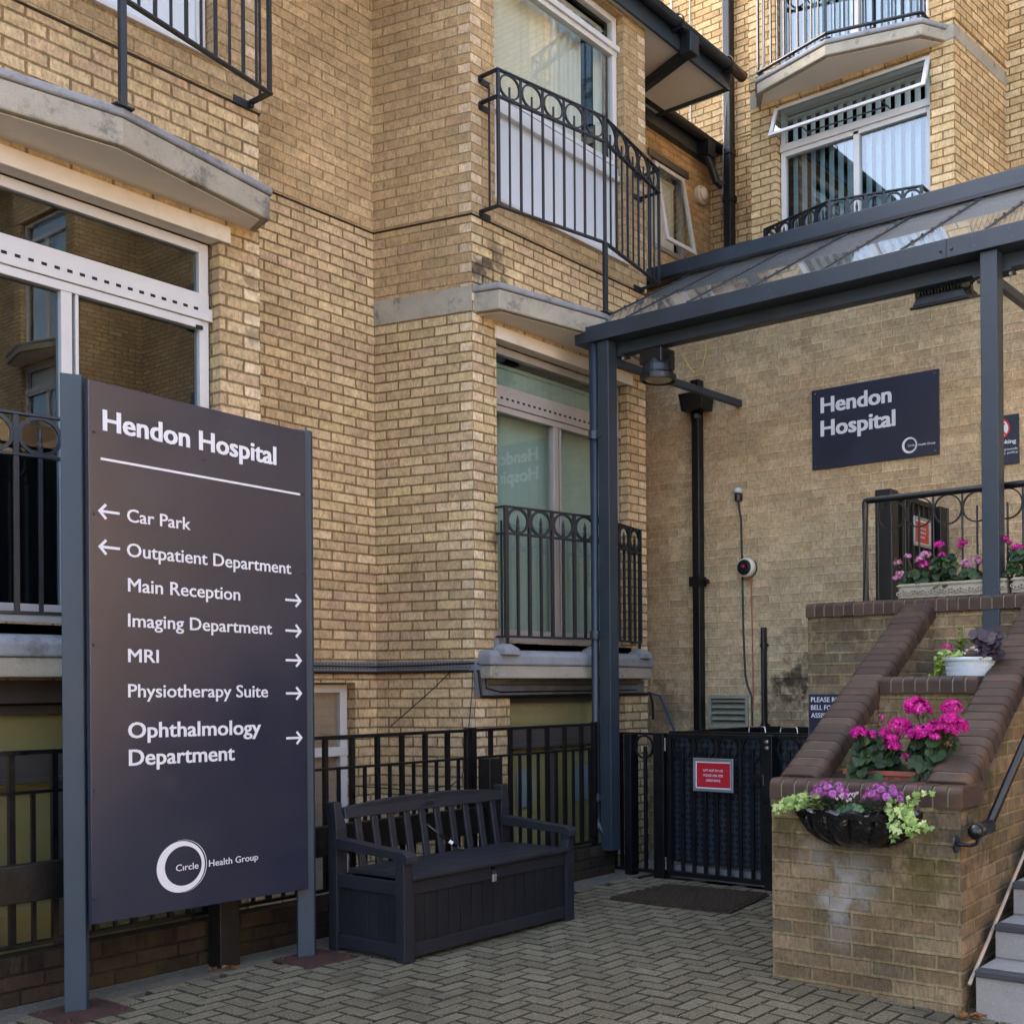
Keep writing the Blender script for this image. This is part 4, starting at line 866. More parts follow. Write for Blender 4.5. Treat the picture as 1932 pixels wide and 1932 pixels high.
m = MB(); m.ring(O + Vector((-.0042, 0, 0)), XL, UD, .075, .014, .0014, 40); m.build('prohibition_ring', 'prohibition_red', np_)
m = MB(); plate(m, O, XL, UD, [(-.048, -.036), (.03, .045), (.042, .036), (-.036, -.046)], proud=.0036); m.build('cigarette', 'arm_black', np_)
m = MB(); plate(m, O, XL, UD, [(-.030, -.025), (.02, .028), (.026, .023), (-.024, -.03)], proud=.0052); m.build('cigarette_paper', 'notice_white', np_)
m = MB(); plate(m, O, XL, UD, [(-.055, .048), (.048, -.057), (.057, -.048), (-.046, .057)], proud=.0066); m.build('prohibition_bar', 'prohibition_red', np_)
text('No Smoking', 'lettering', np_, 'lettering_white', W0(3.205, 3.398), XL, UD, .272, .032, .025)
text('in hospital grounds', 'lettering', np_, 'lettering_white', W0(3.19, 3.346), XL, UD, .268, .017, .006); text('is company policy', 'lettering', np_, 'lettering_white', W0(3.18, 3.318), XL, UD, .262, .017, .006)
bl = thing('bell_sign', 'blue bell notice on the brick wall left of the raked planter wall', 'sign', (6.85, 3.68, 1.3))
m = MB(); m.box(6.835, 6.855, 3.42, 3.832, 1.155, 1.441); bp = m.build('panel', 'wall_sign_panel', bl, bevel=.002)
for tx, z, wd_ in (('PLEASE RING', 1.387, .275), ('BELL FOR', 1.332, .188), ('ASSISTANCE', 1.277, .262)): text(tx, 'lettering', bp, 'lettering_white', Vector((6.835, 3.814, z)), XL, UD, wd_, .033, .016)

# ================================================================== wall fittings of the entrance block
dp = thing('drainpipe', 'black square drainpipe with hopper head on the brick wall behind the gate', 'drainpipe', (8.55, 5.96, 0))
m = MB(); m.box(8.505, 8.59, 5.92, 6.005, .0, 4.06); m.build('pipe', 'gate_black', dp, bevel=.01)
m = MB(); m.hull([(8.42, 5.82, 4.06), (8.595, 5.82, 4.06), (8.595, 6.06, 4.06), (8.42, 6.06, 4.06)], [(8.40, 5.795, 4.225), (8.595, 5.795, 4.225), (8.595, 6.085, 4.225), (8.40, 6.085, 4.225)]); m.lathe((8.54, 5.965, 3.99), [(.06, 0), (.06, .06)], 12); m.build('hopper_head', 'gate_black', dp, bevel=.012)
m = MB(); m.box(8.50, 8.59, 5.92, 6.01, 4.235, 4.36); m.build('inlet', 'gate_black', dp)
for z in (2.48, 1.0):
    m = MB(); m.box(8.48, 8.597, 5.905, 6.025, z - .045, z + .045); m.tube([(8.56, 5.9, z), (8.56, 5.86, z)], .022, 10); m.build('pipe_clip', 'gate_black', dp)
wp2 = thing('waste_pipe', 'short thin black pipe standing open topped against the brick wall', 'pipe', (8.57, 5.265, 0))
m = MB(); m.tube([(8.57, 5.265, 0), (8.57, 5.265, 2.03)], .027, 12); m.build('pipe', 'gate_black', wp2)
m = MB()
for z in (1.87, 1.15): m.lathe((8.57, 5.265, z), [(.032, -.02), (.032, .02)], 12); m.tube([(8.58, 5.22, z), (8.58, 5.31, z)], .009, 6)
m.build('pipe_clip', 'gate_black', wp2)
so_ = thing('alarm_sounder', 'round black and cream alarm sounder on the brick wall', 'alarm', (8.6, 5.437, 2.577))
m = MB(); m.lathe((8.6, 5.43, 2.577), [(.085, 0), (.09, .03)], 28, (-1, 0, 0)); m.build('base', 'gate_black', so_)
m = MB(); m.lathe((8.57, 5.43, 2.577), [(.09, 0), (.092, .03), (.085, .055), (.072, .062)], 28, (-1, 0, 0)); m.build('body', 'light_cream', so_, smooth=True)
m = MB(); m.lathe((8.509, 5.43, 2.577), [(.072, 0), (.068, .012), (.05, .016)], 28, (-1, 0, 0)); m.build('cap', 'gate_black', so_)
m = MB(); m.fbox(FRX(8.492), 5.415, 5.445, -.001, .001, 2.575, 2.60); m.build('badge', 'red_notice', so_)
m = MB(); m.tube([(8.58, 5.41, 2.49), (8.585, 5.405, 2.40)], [.016, .004], 8); m.build('gland', 'orange_cable', so_)
sb = thing('strobe_beacon', 'small clear topped beacon on the brick wall above the alarm sounder', 'beacon', (8.57, 5.527, 3.19))
m = MB(); m.lathe((8.565, 5.527, 3.195), [(.03, 0), (.032, .06), (.036, .07)], 16); m.box(8.57, 8.6, 5.50, 5.545, 3.20, 3.26); m.build('base', 'gate_black', sb)
m = MB(); m.lathe((8.565, 5.527, 3.265), [(.042, 0), (.044, .03), (.03, .048), (.008, .052)], 18); m.build('dome', 'pot_white', sb, smooth=True)
def cable(pts, r, mat, label, clips=()):
    m = MB(); m.tube(pts, r, 6); o = m.build('cable', mat); tag(o, label, 'cable'); return o
cable([(8.565, 5.527, 3.20), (8.58, 5.525, 3.12), (8.588, 5.51, 3.03), (8.59, 5.505, 2.7), (8.59, 5.495, 2.0), (8.59, 5.48, 1.62), (8.59, 5.46, 1.52), (8.59, 5.41, 1.40), (8.59, 5.405, 1.1)], .009, 'cable_black', 'black cable dropping from the beacon down the brick wall')
cable([(8.585, 5.405, 2.42), (8.592, 5.40, 2.0), (8.592, 5.395, 1.35), (8.592, 5.41, 1.27), (8.592, 5.405, 1.22)], .006, 'orange_cable', 'thin orange brown cable hanging below the alarm sounder')
for k, (x, z) in enumerate(((10.26, 7.0),)):
    wl = thing('bulkhead_light', 'round cream bulkhead light on the upper brick wall beside the gutter', 'lamp', (x, 7.1, z))
    m = MB(); m.lathe((x, 7.107, z), [(.10, 0), (.105, .02), (.10, .05), (.085, .06)], 28, (0, -1, 0)); m.build('rim', 'light_cream', wl, smooth=False)
    m = MB(); m.lathe((x, 7.05, z), [(.082, 0), (.07, .025), (.04, .04), (.005, .045)], 24, (0, -1, 0)); m.build('diffuser', 'light_cream', wl, smooth=True)
ct = thing('cable_tray', 'perforated grey cable tray running along the brick wall below the window sills', 'cable tray', (5.76, 7.1, 1.66))
f, L = FSEG(5.763, 7.12, 5.95, 6.22)
m = MB(); m.fbox(F2, 4.4, 5.75, 0, .012, 1.635, 1.712); m.fbox(f, .01, L + .01, 0, .012, 1.635, 1.712); m.fbox(F1, 5.94, 6.06, 0, .012, 1.44, 1.712); m.fbox(F1, 6.06, 8.02, .0, .012, 1.445, 1.555); m.build('tray', 'zinc', ct)
m = MB()
for i in range(46): m.fbox(F2, 4.41 + i * .029, 4.425 + i * .029, .012, .0135, 1.69, 1.697); m.fbox(F2, 4.41 + i * .029, 4.425 + i * .029, .012, .0135, 1.655, 1.662)
for i in range(30): m.fbox(f, .03 + i * .029, .045 + i * .029, .012, .0135, 1.69, 1.697); m.fbox(f, .03 + i * .029, .045 + i * .029, .012, .0135, 1.655, 1.662)
for i in range(64): m.fbox(F1, 6.08 + i * .029, 6.095 + i * .029, .012, .0135, 1.52, 1.53)
m.build('tray_slots', 'slot_dark', ct)
m = MB(); m.tube([(4.4, 7.1, 1.628), (5.75, 7.1, 1.628), f(.03, .02, 1.628), f(L - .1, .02, 1.632), (5.97, 6.2, 1.63), (5.985, 6.2, 1.55), (6.0, 6.2, 1.44), (6.1, 6.2, 1.435), (8.1, 6.2, 1.44), (8.15, 6.21, 1.36), (8.17, 6.22, 1.2)], .012, 6); m.tube([(4.4, 7.1, 1.68), (5.75, 7.1, 1.675), f(.5, .02, 1.68), f(L, .02, 1.69), (6.03, 6.2, 1.68), (6.05, 6.2, 1.5), (6.2, 6.2, 1.47), (7.9, 6.2, 1.475)], .006, 6); m.build('cable', 'cable_black', ct)
cable([f(L * .78, .02, 1.63), f(L * .62, .04, 1.50), f(L * .30, .05, 1.28), f(.25, .06, 1.26), (5.70, 6.9, 1.20), (5.45, 6.6, 1.165), (5.1, 6.4, 1.15), (4.6, 6.3, 1.17)], .004, 'cable_black', 'thin black wire sagging from the tray towards the narrow basement window')
cable([(5.93, 6.22, 1.62), (5.9, 6.20, 1.45), (5.83, 6.18, 1.1), (5.75, 6.15, .85), (5.6, 6.1, .80), (5.2, 6.0, .80), (4.6, 5.95, .88)], .004, 'cable_black', 'thin black wire drooping from the bay corner behind the railings')
cable([(8.2, 6.3, 1.45), (8.25, 6.2, 1.42), (8.3, 6.15, 1.25), (8.33, 6.1, 1.1), (8.33, 6.1, .4)], .012, 'cable_blue', 'blue cable hanging in the corner behind the gate')

# ================================================================== railings
def railing(name, label, cat, F, c, h, n1, n2, zt, zm, zb, per, kind, feet=None, brk=True, group=None, endx=.06):
    root = thing(name, label, cat, F(c, n2, zb), group)
    mt = 'rail_blue_black'; low = kind == 'low'
    P = lambda z: [F(c - h - (.0 if low else .0), .03, z), F(c - h, n1, z), F(c, n2, z), F(c + h, n1, z), F(c + h, .03, z)]
    rh = .016
    for nm, z, ww, hh in (('top_rail', zt, .032, .014), ('middle_rail', zm, .034, .016), ('bottom_rail', zb, .034, .016)):
        m = MB(); m.sweep(P(z), ww, hh); m.build(nm, mt, root, bevel=.002)
    R_ = (zt - zm) / 2 - .011; zc = (zt + zm) / 2
    for s_ in (-1, 1):
        a = (c + s_ * h, n1); b = (c, n2); L = hypot(a[0] - b[0], a[1] - b[1])
        pt = lambda q: (a[0] + (b[0] - a[0]) * q, a[1] + (b[1] - a[1]) * q)
        p0 = F(*a, 0); p1 = F(*b, 0); d = Vector((p1[0] - p0[0], p1[1] - p0[1], 0)).normalized()
        for k in range(per):
            q = pt((k + .5) / per); m = MB(); m.ring(F(*q, zc), d, (0, 0, 1), min(R_, L / per / 2 - .012), .018 if low else .012, .018, 32); m.build('ring', mt, root)
            m = MB(); m.bar(F(*q, zb), F(*q, zc - (.03 if low else .0)), .019 if low else .012, .019 if low else .012, d); 
            if low:
                m.tube([F(*q, zc - .075), F(*q, zc - .05), F(*q, zc - .03), F(*q, zc - .005), F(*q, zc + .02), F(*q, zc + .052)], [.008, .014, .009, .014, .009, .001], 8)
            m.build('baluster', mt, root)
        for k in range(per + (1 if s_ < 0 else 0)):
            q = pt(k / per); wd_ = (.022 if (k == 0 or k == per) else .016) + (.008 if low else 0)
            m = MB(); m.bar(F(*q, zb), F(*q, zt), wd_, wd_, d); m.build('baluster', mt, root)
        q = F(c + s_ * h, (n1 + .03) / 2, 0)
        m = MB(); m.bar((q[0], q[1], zb), (q[0], q[1], zc), .012, .012, d); m.build('baluster', mt, root)
        for z in (zt, zm, zb) if brk else ():
            m = MB(); t = c + s_ * h
            m.fbox(F, min(t, t - s_ * .11), max(t, t - s_ * .11), .014, .022, z - .04, z + .008); m.fbox(F, t - .012, t + .012, .022, .045, z - .03, z + .006); m.build('bracket', mt, root)
    for q in feet or ():
        m = MB(); m.bar(F(q[0], q[1], q[2]), F(q[0], q[1], zb), q[3], q[3], (0, 1, 0)); m.fbox(F, q[0] - .05, q[0] + .05, q[1] - .03, q[1] + .03, q[2] - .002, q[2] + .008); m.build('post', mt, root, bevel=.002)
    return root
GU = 'bow railings on the first floor balconies'; GL = 'low bow railings in front of the ground floor windows'
for i, c in enumerate(BX):
    railing('balcony_railing', ('black bow balcony railing with rings in front of the white panelled window' if i == 0 else 'black bow balcony railing cut off by the upper left edge of the photo'), 'railing', F1, c, 1.0, .22, .42, 6.14, 5.94, 5.118, 5, 'high', feet=[(c, .42, 4.545, .034)], group=GU)
    railing('window_railing', ('low black ring railing on the stone sill behind the canopy post' if i == 0 else 'low black ring railing on the sill behind the directory sign'), 'railing', F1, c - .03, .83, .13, .32, 2.89, 2.685, 1.895, 4, 'low', feet=[(c - .85, .13, 1.8, .02), (c - .03, .30, 1.8, .02), (c + .79, .13, 1.8, .02)], brk=False, group=GL)
c = CB[0]
railing('balcony_railing', 'black bow railing on the topmost balcony of the right wing', 'railing', FB, c, .85, .21, .41, 8.55, 8.35, 7.45, 5, 'high', feet=[(c - .82, .2, 7.395, .02), (c, .40, 7.395, .02), (c + .82, .2, 7.395, .02), (c - .4, .30, 7.395, .016), (c + .4, .30, 7.395, .016)], group=GU)
railing('window_railing', 'low black ring railing showing above the canopy beam before the upper window', 'railing', FB, c - .03, .81, .21, .41, 5.915, 5.735, 5.0, 5, 'low', brk=False, group=GL)
# ================================================================== dwarf wall, fence, timber barrier
dw = MB(); FD = FLY(5.73)
wall(dw, FD, -1.5, 7.0, -.1, .16, (), (0, 0), .02)
a, ex = .16, .235
n_ = int(8.5 / .075)
for k in range(n_):
    x0 = -1.5 + k * 8.5 / n_; x1 = x0 + 8.5 / n_; uu = (k * 3) * .225 + .008
    c = [(x0, .16), (x1, .16), (x1, .235), (x0, .235)]
    # soldier course: each brick on edge, one brick cell wide
    dw.face([FD(x, 0, z) for x, z in c], [(uu + (x - x0) * .8 + .06, .3 + (z - .16) * .6 + .012 + .075 * (k % 5)) for x, z in c])
    dw.face([FD(x0, 0, .235), FD(x1, 0, .235), FD(x1, -.13, .235), FD(x0, -.13, .235)], [(uu + .06, .315), (uu + .12, .315), (uu + .12, .36), (uu + .06, .36)])
dw.face([(7.0, 5.73, -.1), (7.0, 5.86, -.1), (7.0, 5.86, .235), (7.0, 5.73, .235)], [(0, -.1), (.13, -.1), (.13, .235), (0, .235)])
dw.face([(7.0, 5.86, -1.05), (-1.5, 5.86, -1.05), (-1.5, 5.86, .235), (7.0, 5.86, .235)], [(0, -1.05), (8.5, -1.05), (8.5, .235), (0, .235)])
tag(dw.build('dwarf_wall', 'brick_dwarf'), 'low dark brown brick wall under the black bar fence', 'wall')
def fence(x0, x1, tall, label):
    root = thing('railing_fence', label, 'fence', ((x0 + x1) / 2, 5.79, .235), 'black bar fence sections on the low wall')
    for nm, z, hh in (('top_rail', 1.205, .022), ('middle_rail', 1.012, .016), ('bottom_rail', .275, .02)):
        m = MB(); m.box(x0, x1, 5.772, 5.808, z - hh / 2, z + hh / 2); m.build(nm, 'gate_black', root, bevel=.002)
    for i, x in enumerate(tall):
        m = MB(); m.box(x - .0135, x + .0135, 5.7765, 5.8035, .285, 1.194); m.build('bar', 'gate_black', root)
        xm = x + .098
        if xm < x1 - .02: m = MB(); m.box(xm - .009, xm + .009, 5.781, 5.799, .285, 1.004); m.build('bar', 'gate_black', root)
    for x in (x0, x1):
        m = MB(); m.box(x - .02, x + .02, 5.77, 5.81, .236, 1.225); m.build('post', 'gate_black', root, bevel=.002)
fence(1.2, 5.465, [5.28 - .197 * k for k in range(20, -1, -1)], 'long black bar fence section behind the bench and directory sign')
fence(5.515, 6.825, [5.687 + .1965 * k for k in range(6)], 'short black bar fence section between the bench and the canopy post')
tbr = thing('timber_barrier', 'black painted timber rail on square posts in front of the fence', 'barrier', (3.9, 5.62, 0))
m = MB(); m.box(0.6, 5.455, 5.60, 5.66, .51, .69); m.build('rail', 'timber_black', tbr, bevel=.006)
for x, zt in ((1.45, .72), (3.515, .72), (5.515, 1.015)):
    m = MB(); m.box(x - .058, x + .058, 5.565, 5.68, 0, zt); m.build('post', 'timber_black', tbr, bevel=.005)

# ================================================================== bench
bn = thing('storage_bench', 'dark grey plastic garden bench with a storage box under the seat', 'bench', (4.755, 5.12, 0))
bp_, bq = 'bench_plastic', 'bench_panel'
def leg(x0, x1, y0, y1, spec):
    m = MB(); m.loft([[(x0 + a0, y0 + b0, z), (x1 - a1, y0 + b0, z), (x1 - a1, y1 - b1, z), (x0 + a0, y1 - b1, z)] for z, a0, a1, b0, b1 in spec]); return m.build('leg', bp_, bn, bevel=.004)
for x0, x1, o in ((4.058, 4.134, 0), (5.374, 5.45, 1)):
    i0, i1 = (0, .022) if o == 0 else (.022, 0)
    leg(x0, x1, 4.80, 4.872, [(0, 0, 0, 0, 0), (.42, 0, 0, 0, 0), (.52, 0 if not o else .022, .022 if not o else 0, .0, 0), (.58, i0, i1, 0, 0)])
    leg(x0, x1, 5.375, 5.45, [(0, 0, 0, 0, 0), (.70, 0, 0, .0, 0), (.79, i0, i1, .01, -.015), (.848, i0, i1, .02, -.022)])
    # armrest with rolled front
    m = MB(); L = []
    for y, zt, zb in ((5.39, .645, .585), (5.25, .640, .582), (5.05, .622, .572), (4.90, .612, .568), (4.82, .610, .560), (4.785, .602, .548), (4.768, .585, .545), (4.764, .565, .548)):
        L.append([(x0 - .006, y, zb), (x1 + .006 - .015, y, zb), (x1 + .006 - .015, y, zt), (x0 - .006, y, zt)])
    m.loft(L); m.build('armrest', bp_, bn, bevel=.007)
m = MB(); top = []
for i in range(41):
    q = i / 40; x = 4.12 + q * 1.27; s_ = abs(q - .5) * 2
    z = .815 + .036 * (1 - s_ ** 2.2); 
    if s_ < .06: z -= .012 * (1 - s_ / .06)
    top.append((x, z))
Lp = [(x, 5.385, z) for x, z in top] + [(5.39, 5.37, .752), (4.12, 5.37, .752)]
m.hull(Lp, [(x, y + .036, z) for x, y, z in Lp]); rl = m.build('top_rail', bp_, bn, bevel=.006)
m = MB(); m.hull([(4.75 + .055 * cos(a) * (1 if abs(cos(a)) < .9 else 1), 5.3775, .785 + .017 * sin(a)) for a in [2 * pi * i / 24 for i in range(24)]], [(4.75 + .052 * cos(a), 5.373, .785 + .014 * sin(a)) for a in [2 * pi * i / 24 for i in range(24)]]); m.build('badge', bq, rl)
for k in range(10):
    x = 4.215 + k * .1205; m = MB(); m.bar((x, 5.335, .45), (x, 5.392, .765), .047, .02, (0, -1, .2)); m.build('back_slat', bp_, bn, bevel=.005)
m = MB(); m.box(4.13, 5.38, 5.325, 5.36, .40, .47); m.build('rear_rail', bp_, bn, bevel=.004)
m = MB(); L = [(4.112, 4.782), (5.396, 4.782), (5.396, 5.325), (4.112, 5.325)]
m.hull([(x, y, .446) for x, y in L], [(x, y, .470) for x, y in L]); ld = m.build('lid', bp_, bn, bevel=.006)
m = MB()
for k in range(4): m.box(4.118, 5.39, 4.786 + .135 * k + .002, 4.786 + .135 * (k + 1) - .002, .4702, .4725)
m.build('lid_boards', bp_, ld, bevel=.002)
def panel(nm, F, t0, t1, n):
    m = MB(); nn = max(3, round((t1 - t0) / .088)); w_ = (t1 - t0) / nn
    for k in range(nn): m.fbox(F, t0 + k * w_ + .0025, t0 + (k + 1) * w_ - .0025, 0, .012, .06, .42)
    m.fbox(F, t0, t1, -.01, .0, .04, .44); o = m.build(nm, bq, bn, bevel=.002)
    for za, zb_ in ((.365, .443), (.022, .098)): m = MB(); m.fbox(F, t0 - .004, t1 + .004, 0, .023, za, zb_); m.build('panel_rail', bp_, o, bevel=.005)
panel('front_panel', FLY(4.835), 4.138, 5.37, 0)
panel('side_panel', FRX(4.09), 4.876, 5.372, 0); panel('side_panel', lambda t, n, z: (5.418 + n, t, z), 4.876, 5.372, 0)
m = MB(); m.box(4.13, 5.38, 5.37, 5.385, .03, .44); m.build('rear_panel', bq, bn)
m = MB(); m.tube([(4.70, 5.42, .69), (4.90, 5.30, .505)], .011, 8); m.tube([(4.90, 5.30, .505), (4.955, 5.265, .455)], .006, 8); gs = m.build('gas_strut', 'gloss_black', bn, smooth=True)
m = MB(); m.tube([(4.862, 5.3235, .540), (4.88, 5.312, .524)], .0118, 10); m.build('strut_label', 'notice_white', gs)
pk = thing('padlock', 'small brass combination padlock hanging on the front of the bench lid', 'padlock', (4.735, 4.795, .36))
m = MB(); m.box(4.718, 4.752, 4.790, 4.806, .352, .395); pb = m.build('body', 'aluminium', pk, bevel=.004)
m = MB()
for z in (.36, .371, .382): m.tube([(4.746, 4.789, z), (4.755, 4.789, z)], .005, 8)
m.build('dial', 'gloss_black', pb)
m = MB(); m.tube([(4.725, 4.798, .395)] + [(4.735 - .010 * cos(a), 4.798, .425 + .012 * sin(a)) for a in [pi * i / 8 for i in range(9)]] + [(4.745, 4.798, .395)], .003, 8); m.build('shackle', 'steel_bright', pk, smooth=True)
m = MB(); m.box(4.722, 4.748, 4.79, 4.81, .425, .455); m.build('hasp', 'gloss_black', pk)

# ================================================================== lift gate and its fixed panels
XG = 7.02; FG = FRX(XG)
def gbar(root, y, z0, z1, w_=.026, d=.026, nm='bar'):
    m = MB(); m.box(XG - d / 2, XG + d / 2, y - w_ / 2, y + w_ / 2, z0, z1); return m.build(nm, 'gate_black', root, bevel=.002)
def gring(root, y, z=1.032, r=.088):
    m = MB(); m.ring((XG, y, z), (0, 1, 0), (0, 0, 1), r, .013, .02, 32); m.build('ring', 'gate_black', root)
gs1 = thing('fixed_gate_panel', 'narrow fixed black panel with one ring left of the lift gate', 'gate panel', (XG, 5.55, 0))
for y in (5.735, 5.668): gbar(gs1, y, .04, 1.12, .024)
m = MB(); m.box(XG - .05, XG + .05, 5.535, 5.605, .0, 1.125); m.build('post', 'gate_black', gs1, bevel=.004)
m = MB(); m.box(XG - .018, XG + .018, 5.22, 5.75, 1.12, 1.138); m.build('top_rail', 'gate_black', gs1)
gring(gs1, 5.435, 1.025); gbar(gs1, 5.425, .05, 1.03, .024)
m = MB(); m.box(XG - .02, XG + .02, 5.215, 5.75, .03, .055); m.build('bottom_rail', 'gate_black', gs1)
m = MB(); m.box(XG - .045, XG + .045, 5.215, 5.315, 0, 1.137); m.build('post', 'gate_black', gs1, bevel=.004)
gt = thing('lift_gate', 'black barred gate with four rings before the chequer plate lift', 'gate', (XG, 4.77, 0))
m = MB(); m.box(XG - .02, XG + .02, 4.31, 5.20, 1.10, 1.135); m.box(XG - .02, XG + .02, 4.31, 5.20, .03, .065); m.box(XG - .02, XG + .02, 5.165, 5.20, .065, 1.10); m.box(XG - .02, XG + .02, 4.31, 4.345, .065, 1.10); m.build('frame', 'gate_black', gt, bevel=.002)
for k in range(4):
    y = 5.062 - .2145 * k; gring(gt, y); gbar(gt, y, .065, 1.035)
    if k < 3: gbar(gt, y - .107, .065, 1.10)
m = MB()
for z in (1.05, .12): m.tube([(XG - .03, 5.207, z - .05), (XG - .03, 5.207, z + .05)], .008, 8)
m.build('hinge', 'hinge_steel', gt)
m = MB(); m.box(XG - .05, XG - .02, 4.29, 4.40, .78, .84); lk = m.build('latch', 'gate_black', gt, bevel=.003)
m = MB(); m.box(XG - .056, XG - .05, 4.288, 4.297, .77, .85); m.build('strike', 'hinge_steel', lk)
gs2 = thing('fixed_gate_panel', 'narrow fixed black panel with one ring between gate and planter', 'gate panel', (XG, 4.1, 0))
m = MB(); m.box(XG - .045, XG + .045, 4.222, 4.298, 0, 1.137); ps = m.build('post', 'gate_black', gs2, bevel=.004)
m = MB()
for z in (1.09, 1.045): m.lathe((XG - .045, 4.265, z), [(.017, 0), (.016, .008), (.006, .01)], 14, (-1, 0, 0))
m.build('lock_cylinder', 'steel_bright', ps)
m = MB(); m.box(XG - .018, XG + .018, 3.90, 4.222, 1.12, 1.138); m.build('top_rail', 'gate_black', gs2)
gring(gs2, 4.105); gbar(gs2, 4.105, .04, 1.035); gbar(gs2, 3.93, 0, 1.12, .05)
m = MB(); m.box(XG - .018, XG + .018, 3.90, 4.222, .03, .055); m.build('bottom_rail', 'gate_black', gs2)
m = MB(); m.box(XG - .055, XG - .035, 4.19, 4.235, .62, .70); m.build('latch_keep', 'hinge_steel', gs2, bevel=.003)
lf = thing('platform_lift', 'low lift platform walled with dark chequer plate behind the barred gate', 'lift', (7.75, 4.6, 0))
m = MB(); m.box(7.12, 7.14, 4.28, 5.24, .12, 1.13); fpn = m.build('front_panel', 'lift_plate', lf)
m = MB(); m.box(7.12, 7.14, 3.90, 4.26, .12, 1.13); fp2 = m.build('front_panel', 'lift_plate', lf)
m = MB()
for i in range(24):
    for j in range(21):
        y = 3.925 + i * .055; z = .15 + j * .047
        if 4.235 < y < 4.305 or y > 5.21: continue
        s_ = 1 if (i + j) % 2 else -1
        for k in (-1.5, -.5, .5, 1.5):
            cy, cz = y + k * .0075, z - s_ * k * .0075; d = (.0115, s_ * .0115); e = (.0022, -s_ * .0022)
            m.face([(7.1172, cy - d[0] - e[0], cz - d[1] - e[1]), (7.1172, cy - d[0] + e[0], cz - d[1] + e[1]), (7.1172, cy + d[0] + e[0], cz + d[1] + e[1]), (7.1172, cy + d[0] - e[0], cz + d[1] - e[1])])
m.build('chequer_pattern', 'chequer_ridge', fpn, recalc=False)
m = MB(); m.box(7.14, 8.45, 5.22, 5.24, .12, 1.12); m.box(7.14, 8.45, 3.90, 3.92, .12, 1.12); m.build('side_panel', 'gate_black', lf)
m = MB(); m.box(7.10, 7.16, 3.89, 5.25, 1.13, 1.15); m.box(7.16, 8.45, 5.20, 5.25, 1.12, 1.145); m.box(7.16, 8.45, 3.89, 3.94, 1.12, 1.145); m.box(8.40, 8.46, 3.94, 5.20, .12, 1.145); m.build('top_frame', 'gate_black', lf)
m = MB(); m.box(7.08, 8.46, 3.9, 5.24, .0, .10); m.build('platform', 'aluminium', lf)
for y in (4.50, 4.22):
    m = MB(); m.tube([(7.22, y + .075, 1.145), (7.22, y + .07, 1.185), (7.22, y + .06, 1.19), (7.22, y - .06, 1.19), (7.22, y - .07, 1.185), (7.22, y - .075, 1.145)], .007, 8); m.build('handle', 'steel_bright', lf)
def notice(root, F, t0, t1, z0, z1, n, red, lines, xd, sub=True):
    m = MB(); w_ = .024
    for a, b, c, d in ((t0, t1, z0, z0 + w_), (t0, t1, z1 - w_, z1), (t0, t0 + w_, z0 + w_, z1 - w_), (t1 - w_, t1, z0 + w_, z1 - w_)): m.fbox(F, a, b, n, n + .012, c, d)
    m.build('frame', 'aluminium', root, bevel=.003)
    m = MB(); m.fbox(F, t0 + .006, t1 - .006, n - .004, n + .003, z0 + .006, z1 - .006); m.build('paper', 'notice_white', root)
    m = MB(); m.fbox(F, t0 + .031, t1 - .031, n + .003, n + .0045, z0 + .032, z1 - .036); rd = m.build('red_field', red, root)
    c = (t0 + t1) / 2; H_ = z1 - z0; sx = 1 if F(1, 0, 0)[0] - F(0, 0, 0)[0] > .5 else -1
    for k, (tx, wd_) in enumerate(lines):
        o = Vector(F(c - sx * wd_ / 2, n + .003, z0 + H_ * (.60 - .148 * k))); text(tx, 'lettering', rd, 'lettering_white', o, xd, UD, wd_, H_ * .068, .0)
LN = lambda s: (('LIFT NOT IN USE', .178 * s), ('PLEASE ASK FOR', .178 * s), ('ASSISTANCE', .132 * s))
nt1 = thing('notice', 'red out of use notice in a silver frame on the lower lift gate', 'notice', (7.0, 4.755, .7))
notice(nt1, FRX(XG), 4.572, 4.94, .70, .955, .022, 'red_notice', LN(1), XL)
# ================================================================== raised landing, planter and steps
pl = thing('brick_planter', 'stepped brick planter between raked walls with rounded brown coping beside the steps', 'planter', (5.9, 2.5, 0))
FP = FRX(4.95); m = MB()
def yo(x): return 3.0 + .115 * (x - 4.95) / 1.91        # outer left face
def yi(x): return 1.97 + .10 * (x - 4.95) / 1.91        # outer right face
zr = lambda x: .93 + .562 * (x - 5.07)                  # brick top under the coping
wall(m, FP, 1.97, 3.0, -.15, .925, (), (0, 0), .10)
def slab(x0, x1, y0, y1, zb0, zb1, zt0, zt1, u0=0.): m.face([(x0, y0, zb0), (x1, y1, zb1), (x1, y1, zt1), (x0, y0, zt0)], [(u0, zb0), (u0 + x1 - x0, zb1), (u0 + x1 - x0, zt1), (u0, zt0)])
slab(4.95, 7.6, 1.97, yi(7.6), -.15, -.15, zr(4.95) + .06, zr(7.6), .03); slab(4.95, 6.86, 3.0, 3.115, -.15, -.15, zr(4.95) + .06, zr(6.86))
for d0, fn in ((-.21, yo), (.21, yi)): slab(5.12, 6.86 if fn is yo else 7.6, fn(5.12) + d0, fn(6.86 if fn is yo else 7.6) + d0, .3, .9, zr(5.12), zr(6.86 if fn is yo else 7.6), .06)
wall(m, FRX(5.15), 2.18, 2.80, .5, .925, (), (0, 0), .0)
wall(m, FRX(5.90), 2.2, 2.86, .5, 1.455, (), (0, 0), .04)
wall(m, FRX(6.86), 1.9, 3.85, -.15, 1.975, (), (0, 0), .10)
